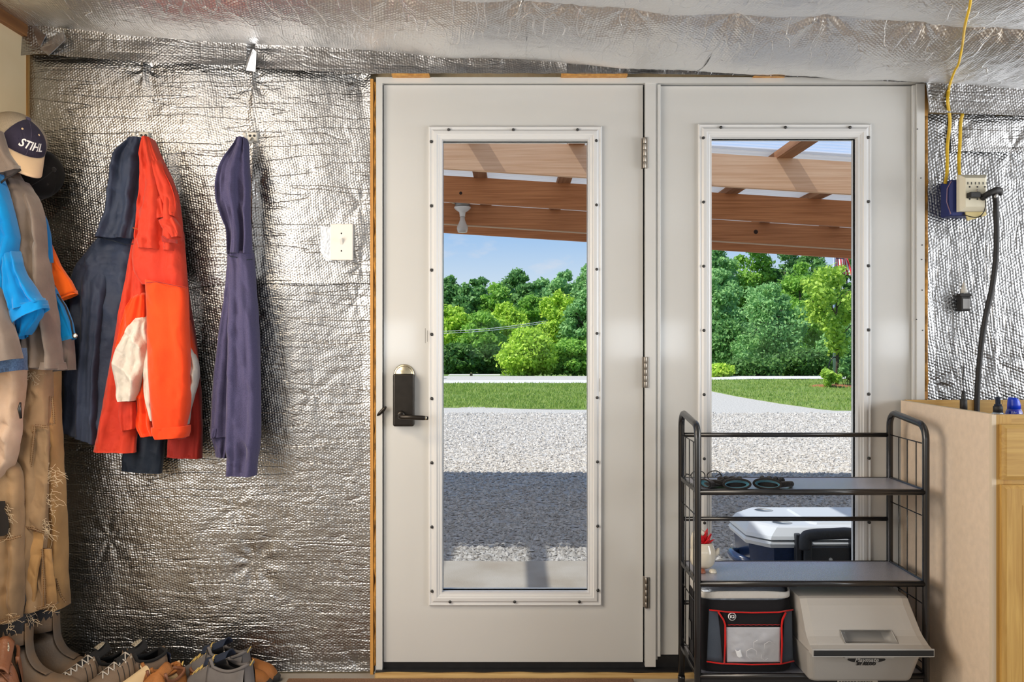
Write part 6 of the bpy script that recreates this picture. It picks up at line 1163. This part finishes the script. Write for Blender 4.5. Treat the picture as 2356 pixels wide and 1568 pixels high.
f2 = [(1650, 618, 120, 50, 3, 'wide blue-green tree at the left edge of the right door glass'), (1842, 602, 118, 50, 1, 'bright tree below the porch beam in the middle of the right door'), (1772, 650, 150, 38, 3, 'feathery blue-green tree in the centre of the right door'), (1690, 735, 116, 42, 2, 'dark green tree between the wide and the feathery tree'), (1652, 838, 62, 31.5, 0, 'low light-green bush at the left of the right door'), (1730, 826, 120, 34, 5, 'deep shaded hedge bush under the feathery tree'), (1840, 800, 110, 35, 5, 'dark bush right of the feathery tree'), (1935, 740, 90, 36, 3, 'blue-green shrub behind the young tree'), (1990, 700, 80, 37, 3, 'blue-green shrub at the right edge of the right door glass')]
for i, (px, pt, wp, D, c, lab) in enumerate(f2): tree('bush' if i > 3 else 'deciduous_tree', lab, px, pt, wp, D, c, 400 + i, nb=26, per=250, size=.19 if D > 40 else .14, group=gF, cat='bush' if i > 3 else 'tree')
for i, (px, pt, wp, D) in enumerate(((-260, 560, 300, 52), (20, 600, 260, 56), (250, 590, 240, 50), (470, 620, 230, 56), (680, 605, 220, 52), (860, 640, 180, 50), (962, 650, 110, 54), (1432, 600, 130, 54), (1500, 575, 150, 58), (1574, 600, 140, 54), (2110, 570, 150, 56), (2260, 590, 220, 52), (2470, 560, 240, 56), (2720, 590, 280, 52), (3020, 570, 320, 56))):
    tree('deciduous_tree', 'green tree of the tree line hidden by the wall and door frames', px, pt, wp, D, (1, 3, 2)[i % 3], 500 + i, nb=15, per=150, size=.34, group='trees hidden behind the wall')
# young tree on the lawn with a ring of bark, garden plants and a hook
D = 24.6; k = D / F; tx = (1925 - 1178) * k; ty = D - D0; yt = thing('young_tree', 'young lime-green tree on the lawn in the right door', 'tree', (tx, ty, -.09)); rg = random.Random(12); bl = []
for i in range(34):
    a_ = rg.uniform(0, 2 * PI); zz = rg.uniform(0, 1); px = rg.uniform(-1, 1); half = math.sin(PI * min(1, .12 + .88 * (1 - zz) ** .8)) ; bl.append((((1928 + px * 76 * half - 1178) * k, ty + math.sin(a_) * .7 * half, CZ - ((625 + 175 * (1 - zz)) - 784) * k), rg.uniform(.22, .34)))
V, Q = foliage(bl, 120, .10, 77, asp=1.25); npobj('foliage', V, Q, L_[4], yt, kind='stuff')
obj('trunk', MB().tube([(tx, ty, -.12), (tx + .02, ty, .6), (tx - .02, ty, 1.6), (tx + .02, ty, 2.5)], [.05, .045, .035, .015], 8), M_BARK, yt)
for q in range(5): a_ = 1.3 * q; obj('branch', MB().tube([(tx, ty, 1.2 + .22 * q), (tx + .4 * math.cos(a_), ty + .3 * math.sin(a_), 1.6 + .22 * q), (tx + .7 * math.cos(a_), ty + .5 * math.sin(a_), 1.9 + .2 * q)], [.02, .014, .006], 6), M_BARK, yt)
mr = obj('mulch_ring', MB().lathe([(.0001, .05), (.5, .04), (.62, .0), (.62, -.03)], (tx - .05, ty - .1, -.085), 28, sx=1.2, sy=.8), mat('bark_mulch', C(170, 112, 74), rough=1, var=(20, .4), bump=(30, .02))); tag(mr, 'ring of reddish bark mulch at the foot of the young tree', 'mulch')
def plant(label, px, pt, wp, D, col, seed, size=.08, per=110):
    k = D / F; x = (px - 1178) * k; y = D - D0; top = CZ - (pt - 784) * k; r = thing('garden_plant', label, 'plant', (x, y, -.09), group='garden plants under the young tree'); rg = random.Random(seed); rx = wp * k * .5; bl = [((x + rg.uniform(-1, 1) * rx * .6, y + rg.uniform(-.2, .2), -.05 + (top + .05) * rg.uniform(.2, .9)), rx * rg.uniform(.35, .5)) for i in range(9)]; V, Q = foliage(bl, per, size, seed, asp=1.6); npobj('foliage', V, Q, L_[col], r, kind='stuff')
    for q in range(5): obj('stem', MB().tube([(x + (q - 2) * rx * .15, y, -.1), (x + (q - 2) * rx * .35, y, top * .7)], .008, 5), L_mat_stem, r)
    return r
L_mat_stem = mat('green_stem', C(84, 112, 50), rough=.8)
plant('leafy bright plant at the foot of the young tree', 1912, 852, 44, 23.9, 4, 1); plant('dark bushy plant right of the leafy one under the young tree', 1950, 820, 56, 24.4, 2, 2)
sh = P(1908, 882, 24.3); hk = obj('shepherd_hook', MB().tube(smooth_pts([(sh.x - .02, sh.y, -.12), (sh.x - .02, sh.y, .35), (sh.x + .02, sh.y, .6), (sh.x + .12, sh.y, .72), (sh.x + .2, sh.y, .70)], 5), .018, 8), M_BLACK); tag(hk, 'black curved garden hook beside the flagpole', 'hook')
# flag on its pole
D = 27.5; fp = P(1920, 880, D); fl_ = thing('flagpole', 'slim grey flagpole with a red and white striped flag above the young tree', 'flag', (fp.x, fp.y, -.1)); M_POLE = mat('pole_grey', C(150, 168, 192), rough=.4, metal=.3)
ptop_ = P(1918, 560, D); obj('pole', MB().tube([(fp.x, fp.y, -.12), (ptop_.x, fp.y, ptop_.z)], [.045, .03], 10), M_POLE, fl_); obj('finial', MB().lathe([(.0001, .05), (.04, .02), (.045, 0), (.04, -.03), (.0001, -.05)], (ptop_.x, fp.y, ptop_.z + .03), 12), M_POLE, fl_)
M_FR = mat('flag_red', C(214, 52, 66), rough=.8); M_FW = mat('flag_white', C(240, 232, 232), rough=.8); M_FB = mat('flag_blue', C(40, 52, 110), rough=.8); S0 = P(1921, 576, D); kx = D / F
def fpt(u, v): return (S0.x + (2 + 28 * u * (1 - .25 * v) + 14 * v * u) * kx, fp.y + .10 * math.sin(u * 9 + v * 2) * (.3 + u), S0.z - (4 + 46 * v + 10 * u * u) * kx)
for i in range(13):
    u0 = 0 if i > 6 else .0; obj('stripe', MB().slab(lambda u, v: fpt((i + v) / 13, u), 14, 2, (0, .006, 0)), M_FR if i % 2 == 0 else M_FW, fl_)
obj('canton', MB().slab(lambda u, v: tuple(a + b for a, b in zip(fpt(.55 * u, .30 * v), (0, -.012, 0))), 8, 8, (0, .004, 0)), M_FB, fl_)
# yellow bin and small post by the lane, power lines across the trees
yb = P(1010, 880, 30.0); bn = thing('yellow_bin', 'yellow bin with pale lid at the left edge of the left door glass', 'bin', (yb.x, yb.y, -.1)); obj('body', MB().box(yb.x - .14, yb.x + .14, yb.y - .14, yb.y + .14, -.1, .02, bev=.02), mat('bin_yellow', C(214, 196, 40), rough=.5), bn); obj('lid', MB().box(yb.x - .16, yb.x + .16, yb.y - .16, yb.y + .16, .02, .07, bev=.02), M_CW, bn)
pp = P(1084, 868, 33); tag(obj('track_post', MB().box(pp.x - .05, pp.x + .05, pp.y, pp.y + .1, -.2, pp.z + .16, bev=.01), M_BARK), 'small dark post beside the pale track in the left door', 'post')
tk = MB(); tk.grid(lambda u, v: (P(1030, 867, 34).x + (P(1150, 864, 34).x - P(1030, 867, 34).x) * u, 34 - D0 + 1.2 * v, gz(34 - D0) + .03), 8, 2); obj('road', tk, M_ROAD, kind='structure', label='pale track among the bushes')
for i, (ya, yb_2) in enumerate(((758, 738), (763, 742))):
    a_, b_ = P(960, ya + 5, 30), P(1256, yb_2, 33); o = obj('power_line', MB().tube([a_ + (b_ - a_) * t + Vector((0, 0, -.10 * math.sin(PI * t))) for t in (q / 12 for q in range(13))], .010, 6), mat('wire_grey', C(206, 208, 204), rough=.5)); tag(o, ('upper' if i == 0 else 'lower') + ' of the two thin wires crossing the trees', 'wire')
